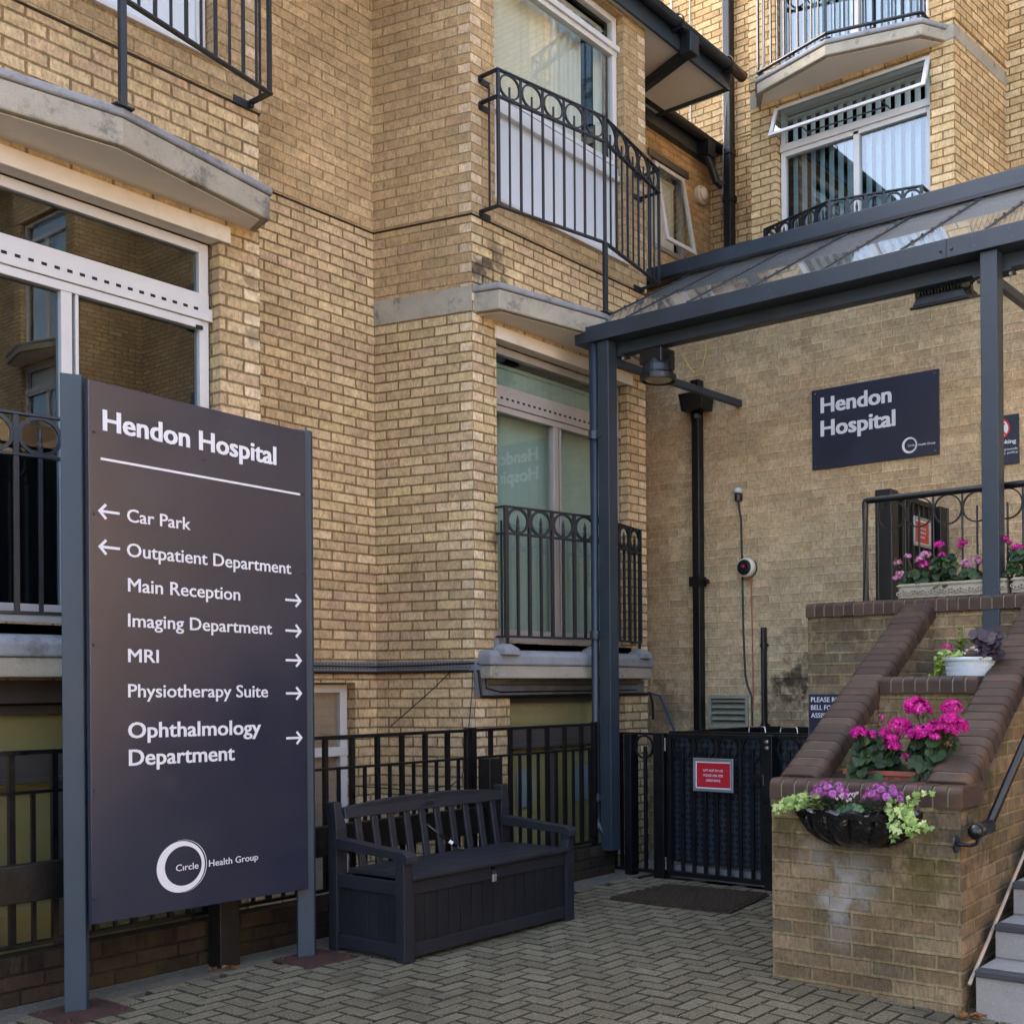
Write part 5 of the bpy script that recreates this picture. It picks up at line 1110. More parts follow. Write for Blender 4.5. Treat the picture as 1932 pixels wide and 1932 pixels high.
m.face([(6.86, 3.85, -.15), (8.6, 3.85, -.15), (8.6, 3.85, 1.975), (6.86, 3.85, 1.975)], [(0, -.15), (1.74, -.15), (1.74, 1.975), (0, 1.975)])
m.build('wall', 'brick_planter', pl)
def coping(name, P, d, side, L, pitch, w_, h, r=.045, closed_ends=True):
    P = Vector(P); d = Vector(d).normalized(); side = Vector(side).normalized(); up = side.cross(d)
    if up.z < 0: up = -up
    def prof(g):
        w2 = w_ / 2 - g; hh = h - g; a = [(-w2, g)]
        for i in range(7): t = pi / 2 * i / 6; a.append((-w2 + r - r * cos(t), hh - r + r * sin(t)))
        for i in range(7): t = pi / 2 * i / 6; a.append((w2 - r + r * sin(t), hh - r + r * cos(t)))
        return a + [(w2, g)]
    m = MB(); n = max(1, round(L / pitch)); q = L / n
    for k in range(n):
        j = R.uniform(-.0015, .0015); e = .0034 + R.uniform(0, .001)
        s0, s1 = k * q + e, (k + 1) * q - e; lp = []
        for s_, g in ((s0, .004), (s0 + .004, 0), (s1 - .004, 0), (s1, .004)): lp.append([P + d * s_ + side * (a + j) + up * (b + j) for a, b in prof(g)])
        m.loft(lp, .02 + R.random() * .96)
    o = m.build(name, 'coping_brick', pl)
    m = MB(); m.loft([[P + d * s_ + side * a + up * b for a, b in prof(.006)] for s_ in (.009, L - .009)]); m.build('mortar', 'joint_mortar', o); return o
rk = Vector((1, 0, .562)).normalized(); sl_l = (Vector((6.86, yo(6.86), 0)) - Vector((5.07, yo(5.07), 0))).normalized()
for fn, xe in ((yo, 6.92), (yi, 7.6)):
    sg_ = -1 if fn is yo else 1
    x0 = 5.10; a = Vector((x0, fn(x0) + sg_ * .105, zr(x0) - .002)); b = Vector((xe, fn(xe) + sg_ * .105, zr(xe) - .002)); d = b - a
    coping('raked_coping', a, d, (0, 1, 0), d.length, .082, .235, .105, .042)
coping('front_coping', (5.06, 1.955, .918), (0, 1, 0), (1, 0, 0), 1.06, .076, .235, .104, .04)
coping('terrace_coping', (5.995, 2.235, 1.452), (0, 1, 0), (1, 0, 0), .60, .076, .225, .098, .035)
coping('landing_coping', (6.95, 1.9, 1.976), (0, 1, 0), (1, 0, 0), 1.96, .0755, .225, .10, .03)
m = MB(); m.box(5.165, 5.885, 2.19, 2.82, .80, .90); m.box(5.92, 6.845, 2.22, 2.9, 1.30, 1.44); m.build('soil', 'soil', pl)
m = MB(); m.box(6.88, 8.6, -1.5, 3.84, 1.85, 1.955); tag(m.build('landing_slab', 'tile_grey'), 'raised landing floor behind the railing at the top of the steps', 'landing')
stp = thing('tiled_steps', 'grey tiled outdoor steps with dark nosings beside the brick planter', 'steps', (5.6, 1.2, 0))
for k in range(11):
    x = 4.98 + .262 * k; zt = .172 + .165 * k; zb = zt - .165 if k else -.07
    st_ = MB(); st_.box(x + .008, x + (.30 if k < 10 else 1.2), -.6, 1.915, zb - .1 if k else -.1, zt - .012); so2 = st_.build('step', 'tile_grey', stp)
    m = MB(); y = 1.915
    while y > -.55: m.box(x, x + .008, max(y - .30, -.6) + .0025, y - .0025, zb + .006, zt - .034); m.box(x + .06, x + .2615, max(y - .30, -.6) + .002, y - .002, zt - .012, zt - .001); y -= .30
    m.build('tile', 'tile_grey', so2, bevel=.0015)
    m = MB(); y = 1.915 - .16
    while y > -.55: m.box(x - .012, x + .058, max(y - .30, -.6) + .001, y - .001 if y < 1.7 else 1.915, zt - .032, zt); y -= .30
    m.box(x - .0125, x + .0575, 1.757, 1.915, zt - .0325, zt + .0002); m.build('nosing', 'tile_nosing', so2, bevel=.006)
hr = thing('handrail', 'round black handrail with ball end on the wall beside the tiled steps', 'handrail', (4.9, 1.87, .8))
A = Vector((4.875, 1.868, .828)); B_ = Vector((5.04, 1.868, .835)); dd = Vector((.62, 0, .44)).normalized()
m = MB(); m.tube([A, B_], .033, 14); m.tube([B_ - dd * .02, B_ + dd * 3.4], .022, 14); m.lathe(B_, [(.001, -.036), (.02, -.03), (.033, -.012), (.033, .012), (.02, .03), (.001, .036)], 14, (0, 1, 0)); m.build('rail', 'gloss_black', hr, smooth=True)
m = MB(); n = 10; m.lathe(A, [(max(.001, .038 * sin(pi * i / n)), -.038 * cos(pi * i / n)) for i in range(n + 1)], 16); m.build('ball_end', 'gloss_black', hr, smooth=True)
for s_ in (0, 1.3):
    q = Vector((4.955, 0, .80)) + dd * s_
    m = MB(); m.lathe((q.x - .05, 1.977, q.z - .04), [(.042, 0), (.04, .008), (.015, .010)], 18, (0, -1, 0)); m.tube([(q.x - .05, 1.968, q.z - .04), (q.x - .05, 1.90, q.z - .04), (q.x - .05, 1.875, q.z - .03), (q.x - .05, 1.868, q.z + .0)], .009, 8); m.build('bracket', 'gloss_black', hr)
m = MB(); m.tube([(4.965, 1.94, .10), (5.2, 1.941, .245), (5.9, 1.946, .69), (6.8, 1.955, 1.26)], .0095, 8); tag(m.build('rod', 'rod_pale', smooth=True), 'thin pale rod running up the brick wall beside the tiled steps', 'rod')
# landing railing
lr = thing('landing_railing', 'black tubular railing with rings along the raised landing behind the flowers', 'railing', (7.05, 2.4, 2.08))
m = MB(); m.tube([(7.05, 3.49, 2.077), (7.05, 3.49, 2.775), (7.05, 3.485, 2.785), (7.05, 3.475, 2.79), (7.05, -1.2, 2.79)], .023, 12); m.build('top_rail', 'gate_black', lr, smooth=False)
for k in range(14):
    y = 3.29 - .205 * k
    m = MB(); m.ring((7.05, y, 2.672), (0, 1, 0), (0, 0, 1), .098, .009, .016, 32); m.build('ring', 'gate_black', lr)
    m = MB(); m.tube([(7.05, y, 2.077), (7.05, y, 2.68)], .0075, 8); m.build('baluster', 'gate_black', lr)
    m = MB(); m.tube([(7.05, y + .1025, 2.077), (7.05, y + .1025, 2.775)], .0075, 8); m.build('baluster', 'gate_black', lr)
ug = thing('upper_gate', 'black upper lift gate on the landing, seen through the ring railing', 'gate', (7.9, 3.55, 1.955))
m = MB(); m.box(7.47, 7.60, 3.49, 3.62, 1.955, 2.94); m.build('post', 'gate_black', ug, bevel=.006)
for nm, za in (('top_rail', 2.90), ('bottom_rail', 1.99)): m = MB(); m.box(7.60, 8.40, 3.53, 3.57, za, za + .04); m.build(nm, 'gate_black', ug)
for k in range(9):
    m = MB(); m.box(7.66 + k * .098, 7.69 + k * .098, 3.535, 3.565, 2.03, 2.90); m.build('bar', 'gate_black', ug)
m = MB(); m.box(8.40, 8.53, 3.49, 3.62, 1.955, 2.93); m.build('post', 'gate_black', ug, bevel=.006)
nt2 = thing('notice', 'red out of use notice in a silver frame on the upper gate behind the railing', 'notice', (8.1, 3.52, 2.57))
notice(nt2, FLY(3.52), 7.93, 8.25, 2.57, 2.80, .0, 'red_notice_faded', LN(.82), Vector((1, 0, 0)))

# rubber mat
mt_ = MB(); mt_.box(0, 1, 0, 1, 0, 1); mt_ = MB()
Pm = [(6.085, 5.03), (6.12, 4.03), (6.80, 4.15), (6.72, 5.0)]
mt_.hull([(x, y, .001) for x, y in Pm], [(x, y, .014) for x, y in Pm])
for i in range(20):
    for j in range(14):
        u, v_ = (i + .5 + .5 * (j % 2)) / 20.7, (j + .5) / 14
        x = (Pm[0][0] * (1 - u) + Pm[1][0] * u) * (1 - v_) + (Pm[3][0] * (1 - u) + Pm[2][0] * u) * v_; y = (Pm[0][1] * (1 - u) + Pm[1][1] * u) * (1 - v_) + (Pm[3][1] * (1 - u) + Pm[2][1] * u) * v_
        mt_.ring((x, y, .019), (1, 0, 0), (0, 1, 0), .019, .011, .012, 10)
tag(mt_.build('rubber_mat', 'rubber'), 'dark rubber ring mat lying on the paving before the lift gate', 'mat')
# ================================================================== planting
def basis(n):
    n = Vector(n).normalized(); a = n.orthogonal().normalized(); return n, a, n.cross(a)
def leaf_round(m, c, n, r, rnd, seg=14):
    n, a, b = basis(n); c = Vector(c); t0 = R.random() * 6.28; P = []
    for i in range(seg):
        t = t0 + 2 * pi * i / seg; q = r * (1 + .09 * cos(7 * t) - .35 * max(0, cos(t - t0)) ** 12) * (.92 + .16 * R.random()); P.append(c + a * cos(t) * q + b * sin(t) * q + n * (.16 * r * (1 + .6 * cos(3 * t))))
    for i in range(seg): m.face([c, P[i], P[(i + 1) % seg]], r=rnd)
def leaf_star(m, c, n, d, r, rnd):
    """five pointed ivy leaf pointing along d"""
    n = Vector(n).normalized(); d = Vector(d); d = (d - n * d.dot(n)).normalized(); e = n.cross(d); c = Vector(c)
    pol = [(0, -.35), (.34, -.62), (.44, -.20), (.95, -.08), (.52, .22), (.0, 1.15)]; pol = [(-x, y) for x, y in pol[::-1]][1:] + pol if 0 else None
    half = [(.0, -.30), (.38, -.58), (.42, -.18), (.92, .02), (.44, .28), (0, 1.12)]
    P = [(x, y) for x, y in half] + [(-x, y) for x, y in half[-2:0:-1]]
    W_ = [c + e * x * r + d * y * r - n * (abs(x) * .22 * r + max(0, y) * .15 * r) for x, y in P]
    for i in range(len(W_)): m.face([c, W_[i], W_[(i + 1) % len(W_)]], r=rnd)
def leaf_lance(m, c, d, n, L, w_, rnd):
    d = Vector(d).normalized(); n = Vector(n); n = (n - d * n.dot(d)).normalized(); e = d.cross(n); c = Vector(c)
    p1 = c + d * L * .45 - n * .06 * L; p2 = c + d * L - n * .28 * L
    m.face([c, p1 + e * w_ * .5 + n * .1 * w_, p2, p1], r=rnd); m.face([c, p1, p2, p1 - e * w_ * .5 + n * .1 * w_], r=rnd)
def head(m, c, r, nfl=26, flat=.75, pet=.42, down=-.35):
    c = Vector(c)
    for i in range(nfl):
        z = R.uniform(down, 1); t = R.random() * 6.28; q = sqrt(max(0, 1 - z * z)); o = Vector((q * cos(t), q * sin(t), z))
        p = c + Vector((o.x, o.y, o.z * flat)) * r * R.uniform(.8, 1.05); n, a, b = basis(o + Vector((R.uniform(-.4, .4), R.uniform(-.4, .4), R.uniform(-.2, .4)))); w0 = R.random() * 6.28; rr = r * pet * R.uniform(.8, 1.15); col = R.uniform(.05, .85)
        for k in range(5):
            tt = w0 + 2 * pi * k / 5; d = a * cos(tt) + b * sin(tt); e = n.cross(d)
            m.face([p, p + d * rr * .6 + e * rr * .33 + n * rr * .12, p + d * rr - n * rr * .02, p + d * rr * .6 - e * rr * .33 + n * rr * .12], r=min(1, max(.01, col + R.uniform(-.15, .15))))
        m.face([p + n * .0008 + a * rr * .16, p + n * .0008 + b * rr * .16, p + n * .0008 - a * rr * .16, p + n * .0008 - b * rr * .16], r=1.)
def geranium(label, base, hx, hy, z0, z1, nl, heads, mat, group=None, lr=.038, extra=(), leafmat='geranium_leaf'):
    root = thing('geranium', label, 'plant', base, group); m = MB(); b = Vector(base)
    for i in range(nl):
        t = R.random() * 6.28; q = sqrt(R.random()); z = z0 + (z1 - z0) * R.random() ** .8; k = 1 - .45 * ((z - z0) / (z1 - z0)) ** 2
        p = Vector((b.x + cos(t) * q * hx * k, b.y + sin(t) * q * hy * k, z)); n = Vector((cos(t) * q * .8 - .55, sin(t) * q * .7, .75)) + Vector((R.uniform(-.4, .4), R.uniform(-.4, .4), R.uniform(-.3, .3)))
        leaf_round(m, p, n, lr * R.uniform(.6, 1.15), R.uniform(.02, .95))
    m.build('foliage', leafmat, root, recalc=False)
    m = MB()
    for (x, y, z, r) in heads:
        s_ = Vector((b.x + (x - b.x) * .3, b.y + (y - b.y) * .3, b.z)); e = Vector((x, y, z)); mid_ = (s_ + e) / 2 + Vector((R.uniform(-.02, .02), R.uniform(-.02, .02), .02)); m.tube([s_, mid_, e - Vector((0, 0, r * .3))], .0032, 5, rr=.4)
        for k in range(5): t = R.random() * 6.28; m.tube([e - Vector((0, 0, r)), e + Vector((cos(t) * r * .6, sin(t) * r * .6, -r * .1))], .0012, 4, rr=.3)
    for i in range(8):
        t = R.random() * 6.28; m.tube([b, (b.x + cos(t) * hx * .6, b.y + sin(t) * hy * .6, (z0 + z1) / 2)], .004, 5, rr=.2)
    m.build('stems', 'stem_green', root)
    for (x, y, z, r) in heads: m = MB(); head(m, (x, y, z), r, int(16 + 420 * r)); m.build('flower_head', mat, root, recalc=False)
    for (x, y, z, r, mt) in extra: m = MB(); head(m, (x, y, z), r, 12, 1., .3, -1); m.build('flower_head', mt, root, recalc=False)
    return root
# terracotta trough on the lowest terrace
tt = thing('flower_trough', 'terracotta plastic trough in the front of the raked planter', 'trough', (5.3, 2.47, .9))
def trough(root, x0, x1, y0, y1, z0, z1, mat, tap=.02, rim=.012, rimh=.025, ribs=0):
    def rr(ax0, ax1, ay0, ay1, z, c=.03):
        L = []
        for cx_, cy_, s0 in ((ax1 - c, ay1 - c, 0), (ax0 + c, ay1 - c, 1), (ax0 + c, ay0 + c, 2), (ax1 - c, ay0 + c, 3)):
            for i in range(5): t = pi / 2 * (s0 + i / 4); L.append((cx_ + c * cos(t), cy_ + c * sin(t), z))
        return L
    m = MB(); m.loft([rr(x0 + tap, x1 - tap, y0 + tap, y1 - tap, z0), rr(x0, x1, y0, y1, z1 - rimh), rr(x0 - rim, x1 + rim, y0 - rim, y1 + rim, z1 - rimh), rr(x0 - rim, x1 + rim, y0 - rim, y1 + rim, z1), rr(x0 + .006, x1 - .006, y0 + .006, y1 - .006, z1), rr(x0 + .012, x1 - .012, y0 + .012, y1 - .012, z1 - .03)])
    o = m.build('body', mat, root, bevel=.003)
    m = MB(); m.hull(rr(x0 + .012, x1 - .012, y0 + .012, y1 - .012, z1 - .035), rr(x0 + .012, x1 - .012, y0 + .012, y1 - .012, z1 - .022)); m.build('soil', 'soil', root); return o
o = trough(tt, 5.21, 5.38, 2.21, 2.715, .90, 1.062, 'terracotta')
m = MB()
for k in range(7): y = 2.25 + k * .07; m.hull([(5.222, y, .905), (5.212, y + .005, .905), (5.212, y + .028, .905), (5.222, y + .033, .905)], [(5.206, y, 1.03), (5.2, y + .005, 1.03), (5.2, y + .028, 1.03), (5.206, y + .033, 1.03)])
m.build('ribs', 'terracotta', tt)
GG = 'magenta geraniums in the terracotta trough'
geranium('bushy magenta geranium in the left half of the terracotta trough', (5.29, 2.57, 1.02), .15, .16, 1.00, 1.24, 190, [(5.2, 2.47, 1.255, .036), (5.24, 2.40, 1.262, .04), (5.22, 2.63, 1.245, .05), (5.22, 2.56, 1.245, .032), (5.24, 2.41, 1.29, .058), (5.2, 2.44, 1.225, .042), (5.2, 2.425, 1.19, .04), (5.22, 2.62, 1.155, .026), (5.21, 2.655, 1.135, .018)], 'magenta_petal', GG, extra=[(5.25, 2.515, 1.33, .026, 'magenta_petal'), (5.26, 2.50, 1.30, .03, 'dry_petal')])
geranium('taller magenta geranium in the right half of the terracotta trough', (5.30, 2.25, 1.02), .15, .15, 1.00, 1.27, 200, [(5.2, 2.12, 1.33, .04), (5.21, 2.31, 1.25, .04), (5.2, 2.2, 1.24, .03), (5.27, 2.325, 1.388, .062), (5.26, 2.29, 1.37, .045), (5.27, 2.14, 1.385, .052), (5.24, 2.14, 1.32, .052), (5.22, 2.09, 1.295, .05), (5.22, 2.13, 1.275, .056), (5.21, 2.17, 1.275, .04), (5.22, 2.265, 1.262, .055), (5.24, 2.22, 1.295, .035), (5.2, 2.36, 1.14, .02)], 'magenta_petal', GG, extra=[(5.27, 2.155, 1.42, .014, 'magenta_petal'), (5.27, 2.25, 1.33, .028, 'dry_petal'), (5.2, 2.13, 1.22, .024, 'dry_petal')])
# wall basket with black liner
wb = thing('wall_basket', 'half round wall basket lined with crumpled black plastic on the planter front', 'basket', (4.95, 2.495, .72))
m = MB(); yc, ry, nU, nV = 2.495, .315, 60, 12; L = []
for j in range(nV + 1):
    v_ = j / nV; row = []
    for i in range(nU + 1):
        a = pi * i / nU; rad = cos(v_ * pi / 2 * .97) ** .32; fold = 1 + .13 * (abs(sin(a * 7.5)) ** .5 - .6) * (1 - .3 * v_) + .02 * sin(a * 23 + v_ * 9) + R.uniform(-.008, .008)
        row.append((4.948 - .20 * sin(a) * rad * fold, yc + ry * cos(a) * rad * (1 + (fold - 1) * .6), 0.885 - .175 * v_ ** .9 + (0.012 * sin(a * 15) + R.uniform(-.006, .006)) * (1 - v_)))
    L.append(row)
for j in range(nV):
    for i in range(nU): m.face([L[j][i], L[j][i + 1], L[j + 1][i + 1], L[j + 1][i]])
m.build('liner', 'liner_black', wb, recalc=False, smooth=False)
m = MB()
lp = []
for i in range(49):
    a = pi * i / 48; c = Vector((4.948 - .205 * sin(a), yc + (ry + .005) * cos(a), .888 + .008 * sin(a * 15))); o = Vector((-sin(a), cos(a), 0)); w_ = .014 + .006 * abs(sin(a * 8)) + R.uniform(0, .004)
    lp.append([c + o * w_ - Vector((0, 0, .022 + R.uniform(0, .012))), c + o * (w_ + .004), c + Vector((0, 0, .012)), c - o * .01])
m.loft(lp); m.build('liner_rim', 'liner_black', wb)
m = MB()
for k in range(9):
    a = pi * (k + .5) / 9; m.tube([(4.948 - .20 * sin(a) * cos(v_) ** .55 * 1.0 if 0 else 4.948 - .203 * sin(a) * cos(v2 * pi / 2 * .97) ** .32, yc + (ry + .003) * cos(a) * cos(v2 * pi / 2 * .97) ** .32, .885 - .175 * v2 ** .9) for v2 in (0, .2, .4, .6, .8, .95)], .004, 5)
m.build('wire', 'gloss_black', wb)
m = MB(); m.hull([(4.948 - .18 * sin(pi * i / 20), yc + .31 * cos(pi * i / 20), .86) for i in range(21)], [(4.948 - .18 * sin(pi * i / 20), yc + .31 * cos(pi * i / 20), .878) for i in range(21)]); m.build('soil', 'soil', wb)
GM = 'mauve chrysanthemums in the wall basket'
for y, lab in ((2.595, 'mauve chrysanthemum cushion in the left half of the wall basket'), (2.31, 'mauve chrysanthemum cushion in the right half of the wall basket')):
    root = thing('chrysanthemum', lab, 'plant', (4.83, y, .88), GM); m = MB()
    for i in range(110):
        t = R.random() * 6.28; q = sqrt(R.random()); leaf_lance(m, (4.83 + cos(t) * q * .06, y + sin(t) * q * .085, .885 + R.random() * .06), (cos(t), sin(t), .5), (0, 0, 1), .05, .022, R.uniform(.02, .7))
    m.build('foliage', 'geranium_leaf', root, recalc=False)
    for k in range(17):
        z = 1 - 1.05 * (k + .5) / 17; t = k * 2.4; q = sqrt(max(0, 1 - z * z)); c = Vector((4.83 + .06 * q * cos(t), y + .088 * q * sin(t), .962 + .060 * z)); n, a, b = basis(Vector((q * cos(t), q * sin(t), z + .35))); m = MB()
        for ringi, (nn, ln, el) in enumerate(((15, .026, .15), (12, .021, .6), (8, .014, 1.2))):
            for j in range(nn):
                tt_ = 2 * pi * j / nn + ringi * .3; d = (a * cos(tt_) + b * sin(tt_)) * cos(el) + n * sin(el); e = n.cross(a * cos(tt_) + b * sin(tt_)); c2 = c + n * .003 * ringi
                m.face([c2, c2 + d * ln * .6 + e * .0032, c2 + d * ln, c2 + d * ln * .6 - e * .0032], r=R.uniform(.05, .95))
        m.build('flower_head', 'mum_petal', root, recalc=False)
cy = thing('cyclamen', 'small pale pink cyclamen between the two chrysanthemums in the wall basket', 'plant', (4.79, 2.46, .88)); m = MB()
for i in range(50): t = R.random() * 6.28; q = R.random(); leaf_round(m, (4.79 + cos(t) * q * .05, 2.46 + sin(t) * q * .085, .885 + R.random() * .035), (cos(t) * q - .5, sin(t) * q * .8, .8), R.uniform(.016, .028), R.uniform(.1, 1.), 10)
m.build('foliage', 'ivy_dark', cy, recalc=False); m = MB()
fl_ = [(4.77 + R.uniform(-.03, .03), 2.46 + R.uniform(-.045, .06), .935 + R.uniform(0, .045)) for _ in range(13)]
for p in fl_: m.tube([(4.79, 2.46, .88), p], .0015, 4, rr=.4)
m.build('stems', 'stem_green', cy)
for p in fl_:
    m = MB(); 
    for k in range(5): t = k * 1.257; d = Vector((cos(t) * .5, sin(t) * .5, .9)).normalized(); e = d.cross(Vector((cos(t), sin(t), 0))); P_ = Vector(p); m.face([P_, P_ + d * .011 + e * .006, P_ + d * .02, P_ + d * .011 - e * .006], r=R.uniform(.05, 1))
    m.build('flower_head', 'pale_petal', cy, recalc=False)
def ivy(label, strands, mat, group, lr=.03):
    root = thing('ivy', label, 'plant', strands[0][0], group); m = MB(); ms_ = MB()
    for pts in strands:
        P = [Vector(p) for p in pts]; ms_.tube(P, .0016, 4, rr=.5); Ltot = sum((P[i + 1] - P[i]).length for i in range(len(P) - 1)); n = int(Ltot / .0075)
        for k in range(n):
            s_ = (k + R.random()) / n * Ltot; i = 0
            while i < len(P) - 2 and s_ > (P[i + 1] - P[i]).length: s_ -= (P[i + 1] - P[i]).length; i += 1
            d = (P[i + 1] - P[i]).normalized(); c = P[i] + d * s_ + Vector((R.uniform(-.022, .012), R.uniform(-.02, .02), R.uniform(-.012, .022)))
            leaf_star(m, c, Vector((-.75, -.25, .55)) + Vector((R.uniform(-.4, .4), R.uniform(-.5, .5), R.uniform(-.4, .4))), d + Vector((R.uniform(-.8, .8), R.uniform(-.8, .8), R.uniform(-.9, .3))), lr * R.uniform(.45, 1.05), R.uniform(.02, 1.))
    ms_.build('stems', 'stem_green', root); m.build('foliage', mat, root, recalc=False); return root
GI = 'variegated ivies trailing from the wall basket'
ivy('variegated ivy trailing from the left end of the wall basket', [[(4.87, 2.70, .885), (4.83, 2.74, .935), (4.80, 2.78, .94), (4.78, 2.82, .925), (4.77, 2.85, .90)], [(4.87, 2.68, .885), (4.82, 2.72, .95), (4.80, 2.74, .965)], [(4.86, 2.70, .885), (4.80, 2.76, .915), (4.76, 2.82, .895), (4.75, 2.865, .872)], [(4.86, 2.66, .885), (4.83, 2.68, .95), (4.81, 2.67, .97)], [(4.86, 2.69, .885), (4.82, 2.75, .93), (4.80, 2.78, .95)]], 'ivy_leaf', GI, .026)
ivy('variegated ivy trailing from the right end of the wall basket', [[(4.87, 2.22, .885), (4.80, 2.20, .93), (4.77, 2.17, .90), (4.75, 2.13, .86), (4.74, 2.09, .845)], [(4.86, 2.24, .885), (4.78, 2.22, .92), (4.75, 2.20, .86), (4.74, 2.19, .81)], [(4.86, 2.25, .885), (4.77, 2.24, .91), (4.74, 2.22, .85), (4.735, 2.20, .79)], [(4.86, 2.2, .885), (4.82, 2.17, .96), (4.83, 2.12, .985), (4.85, 2.08, 1.0)], [(4.86, 2.2, .885), (4.79, 2.17, .90), (4.76, 2.11, .855), (4.75, 2.03, .84)], [(4.86, 2.26, .885), (4.79, 2.25, .94), (4.77, 2.22, .95)], [(4.86, 2.22, .885), (4.78, 2.19, .91), (4.75, 2.15, .84), (4.74, 2.13, .80)]], 'ivy_leaf', GI, .026)
# white basket-weave pot on the middle terrace
wp_ = thing('flower_pot', 'white woven pattern pot on the middle terrace of the planter', 'pot', (6.08, 2.355, 1.445))
m = MB(); m.lathe((6.08, 2.355, 1.445), [(.112, 0), (.115, .01), (.142, .19), (.152, .19), (.154, .205), (.148, .21), (.138, .208), (.134, .18)], 40); m.build('body', 'pot_white', wp_, smooth=False, bevel=.002)
m = MB()
for row in range(11):
    z = .02 + row * .0155; rr_ = .1165 + (z - .01) / .18 * .0268
    for k in range(46):
        t = 2 * pi * (k + .5 * (row % 2)) / 46; t2 = t + (.085 if row % 2 else -.085); c1 = Vector((cos(t) * rr_, sin(t) * rr_, z)); c2 = Vector((cos(t2) * (rr_ + .0015), sin(t2) * (rr_ + .0015), z + .012)); o = Vector((6.08, 2.355, 1.445)); m.bar(o + c1, o + c2, .0045, .004, (cos(t), sin(t), 0))
m.build('weave', 'pot_white', wp_)
m = MB(); m.lathe((6.08, 2.355, 1.625), [(.001, 0), (.137, 0), (.137, .012), (.001, .018)], 24); m.build('soil', 'soil', wp_)
ro = thing('trailing_plant', 'lime green creeper spilling over the left rim of the white pot', 'plant', (6.05, 2.48, 1.64)); m = MB()
for i in range(90):
    s_ = R.random(); c = Vector((6.02 + R.uniform(-.03, .03), 2.49 + .075 * s_ + R.uniform(-.03, .03), 1.645 - .16 * s_ ** 1.4 + R.uniform(-.03, .03))); leaf_round(m, c, (-.7 + R.uniform(-.4, .4), R.uniform(-.2, .6), .5), R.uniform(.008, .016), R.random() * .98 + .01, 8)
m.build('foliage', 'lime_leaf', ro, recalc=False)
m = MB()
for k in range(5): m.tube([(6.05, 2.47, 1.645), (6.03, 2.51 + .01 * k, 1.64), (6.02, 2.53 + .008 * k, 1.56 - .02 * k)], .0016, 4, rr=.4)
m.build('stems', 'stem_green', ro)
ro = thing('upright_plant', 'bright green plant with lance leaves at the back of the white pot', 'plant', (6.10, 2.40, 1.64)); m = MB()
for k in range(8):
    bx, by = 6.10 + R.uniform(-.05, .04), 2.38 + R.uniform(-.06, .06); hh = R.uniform(.08, .19)
    for i in range(14): t = R.random() * 6.28; leaf_lance(m, (bx, by, 1.65 + hh * i / 14), (cos(t), sin(t), .7), (0, 0, 1), R.uniform(.04, .065), .016, R.uniform(.02, .98))
m.build('foliage', 'lime_leaf', ro, recalc=False)
pk_ = [(5.99, 2.465, 1.722, .017), (5.99, 2.44, 1.712, .016), (6.0, 2.44, 1.69, .012), (5.99, 2.478, 1.715, .012)]
for p in pk_: m = MB(); head(m, p[:3], p[3], 9, 1, .6, -.6); m.build('flower_head', 'magenta_petal', ro, recalc=False)
ro = thing('purple_plant', 'dark purple leaved plant at the right of the white pot', 'plant', (6.10, 2.26, 1.64)); m = MB()
for i in range(26): t = R.random() * 6.28; q = sqrt(R.random()); leaf_round(m, (6.06 + cos(t) * q * .07, 2.245 + sin(t) * q * .085, 1.66 + R.random() * .13), (-.7 + R.uniform(-.3, .3), R.uniform(-.5, .2), .5 + R.uniform(-.3, .3)), R.uniform(.03, .052), R.uniform(.02, .98), 16)
m.build('foliage', 'purple_leaf', ro, recalc=False)
ivy('pale variegated ivy over the front rim of the white pot', [[(6.0, 2.40, 1.645), (5.95, 2.42, 1.672), (5.93, 2.44, 1.668)], [(6.0, 2.38, 1.645), (5.94, 2.38, 1.675), (5.925, 2.36, 1.66)], [(6.0, 2.43, 1.645), (5.97, 2.47, 1.675), (5.95, 2.50, 1.665)], [(6.0, 2.36, 1.65), (5.95, 2.35, 1.67)]], 'ivy_leaf', None, .021)
ro = thing('viola', 'small white violas in the middle of the white pot', 'plant', (6.0, 2.31, 1.64)); m = MB()
for i in range(40): t = R.random() * 6.28; leaf_lance(m, (5.99 + R.uniform(-.04, .04), 2.31 + R.uniform(-.06, .05), 1.645 + R.random() * .03), (cos(t), sin(t), .6), (0, 0, 1), .028, .012, R.uniform(.02, .9))
m.build('foliage', 'geranium_leaf', ro, recalc=False)
for p in ((5.96, 2.325, 1.69), (5.96, 2.30, 1.70), (5.965, 2.275, 1.688), (5.96, 2.285, 1.705), (5.96, 2.345, 1.675)): m = MB(); head(m, p, .009, 5, 1, .9, 0); m.build('flower_head', 'pale_petal', ro, recalc=False)
# stone troughs on the landing coping
GS = 'carved stone troughs along the landing'
for y0, y1, lab in ((2.42, 3.165, 'carved pale stone trough on the coping left of the right canopy post'), (1.62, 2.385, 'carved pale stone trough on the coping right of the right canopy post')):
    st = thing('stone_trough', lab, 'trough', (6.93, (y0 + y1) / 2, 2.076), GS)
    trough(st, 6.865, 7.005, y0, y1, 2.076, 2.172, 'stone_trough', -.006, .006, .02)
    m = MB()
    for k in range(int((y1 - y0) / .02)):
        y = y0 + .015 + k * .02; m.ring((6.856, y, 2.112 + .008 * sin(k * 1.9)), (0, 1, .4 * cos(k)), (0, 0, 1), .011, .006, .010, 8)
        m.bar((6.858, y - .008, 2.158 + .004 * (k % 2)), (6.858, y + .012, 2.158 + .004 * ((k + 1) % 2)), .004, .006)
    m.build('carving', 'stone_trough', st)
sc = lambda y, z, r: (6.93, y * .9706, 1.5 + (z - 1.5) * .9706, r)
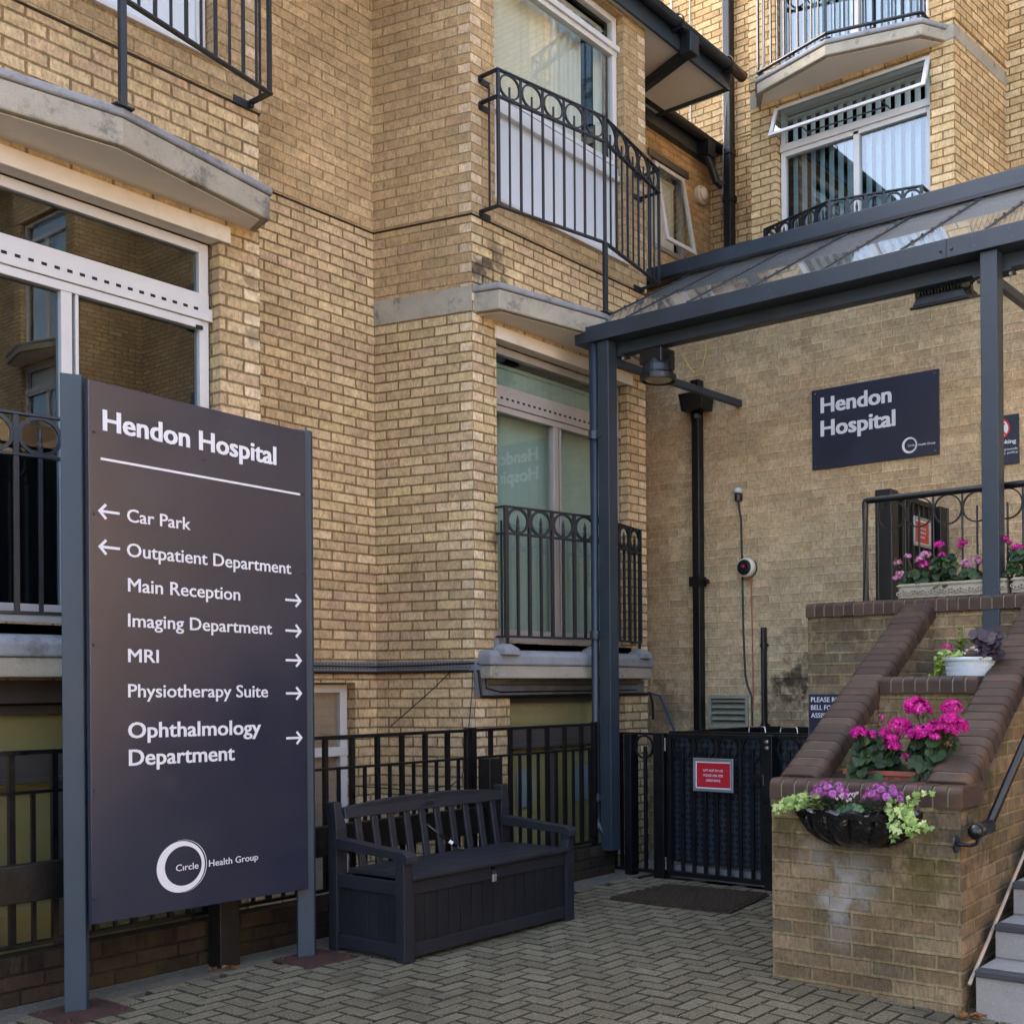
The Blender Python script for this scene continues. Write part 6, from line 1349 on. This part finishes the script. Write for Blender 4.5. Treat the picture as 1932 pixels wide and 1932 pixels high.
GP = 'geraniums in the stone troughs'
geranium('pale pink geranium leaning over the left end of the stone trough', (6.93, 3.06, 2.15), .07, .12, 2.15, 2.26, 55, [sc(3.286, 2.35, .028), sc(3.27, 2.27, .03), sc(3.29, 2.245, .028), sc(3.211, 2.39, .026), sc(3.12, 2.36, .035), sc(3.08, 2.39, .036)], 'pink_petal', GP, .03, extra=[(*sc(3.286, 2.375, 0)[:3], .026, 'dry_petal')])
geranium('dark magenta geranium in the middle of the left stone trough', (6.93, 2.86, 2.15), .07, .12, 2.13, 2.34, 80, [sc(3.086, 2.322, .036), sc(3.12, 2.32, .022), sc(2.979, 2.45, .034), sc(2.961, 2.381, .026), sc(2.924, 2.299, .022), sc(2.811, 2.455, .032), sc(2.83, 2.43, .022)], 'magenta_petal', GP, .032)
geranium('pale pink geranium close to the right canopy post in the stone trough', (6.93, 2.68, 2.15), .07, .10, 2.15, 2.24, 45, [sc(2.79, 2.315, .033), sc(2.775, 2.29, .03), sc(2.72, 2.345, .026), sc(2.70, 2.315, .028)], 'pink_petal', GP, .03)
geranium('magenta geranium in the stone trough at the right edge of the photo', (6.93, 2.33, 2.15), .08, .14, 2.08, 2.36, 110, [sc(2.52, 2.455, .026), sc(2.49, 2.43, .02), sc(2.44, 2.39, .035), sc(2.40, 2.375, .036), sc(2.47, 2.33, .016), sc(2.36, 2.40, .03)], 'magenta_petal', GP, .032)
# fallen leaves
for i, (x, y, lab, s_) in enumerate(((3.40, 5.545, 'curled brown leaf fallen against the foot of the black timber post', .03), (3.47, 5.50, 'flat brown leaf on the paving right of the black timber post', .04), (4.905, 1.955, 'crumpled orange brown leaf at the corner of the brick planter', .045), (4.925, 1.90, 'curled brown leaf at the foot of the lowest tiled step', .035), (5.36, 4.86, 'brown leaf at the right front leg of the bench', .028), (4.93, 1.87, 'small flat leaf on the paving before the lowest tiled step', .025))):
    m = MB(); c = Vector((x, y, gz(x, y) + .012)); a0 = R.random() * 6.28; d = Vector((cos(a0), sin(a0), 0)); e = Vector((-d.y, d.x, 0)); n = 9
    top = [[c + d * s_ * (u - .5) * 2 + e * s_ * .55 * sin(pi * min(.98, max(.02, u))) * v_ * (1 + .25 * sin(u * 17)) + Vector((0, 0, .012 * abs(v_) + .008 * sin(u * 5 + v_))) for v_ in (-1, -.4, 0, .4, 1)] for u in [k / n for k in range(n + 1)]]
    for k in range(n):
        for j in range(4): m.face([top[k][j], top[k + 1][j], top[k + 1][j + 1], top[k][j + 1]])
    tag(m.build('fallen_leaf', 'dead_leaf', recalc=False), lab, 'leaf', 'fallen leaves')
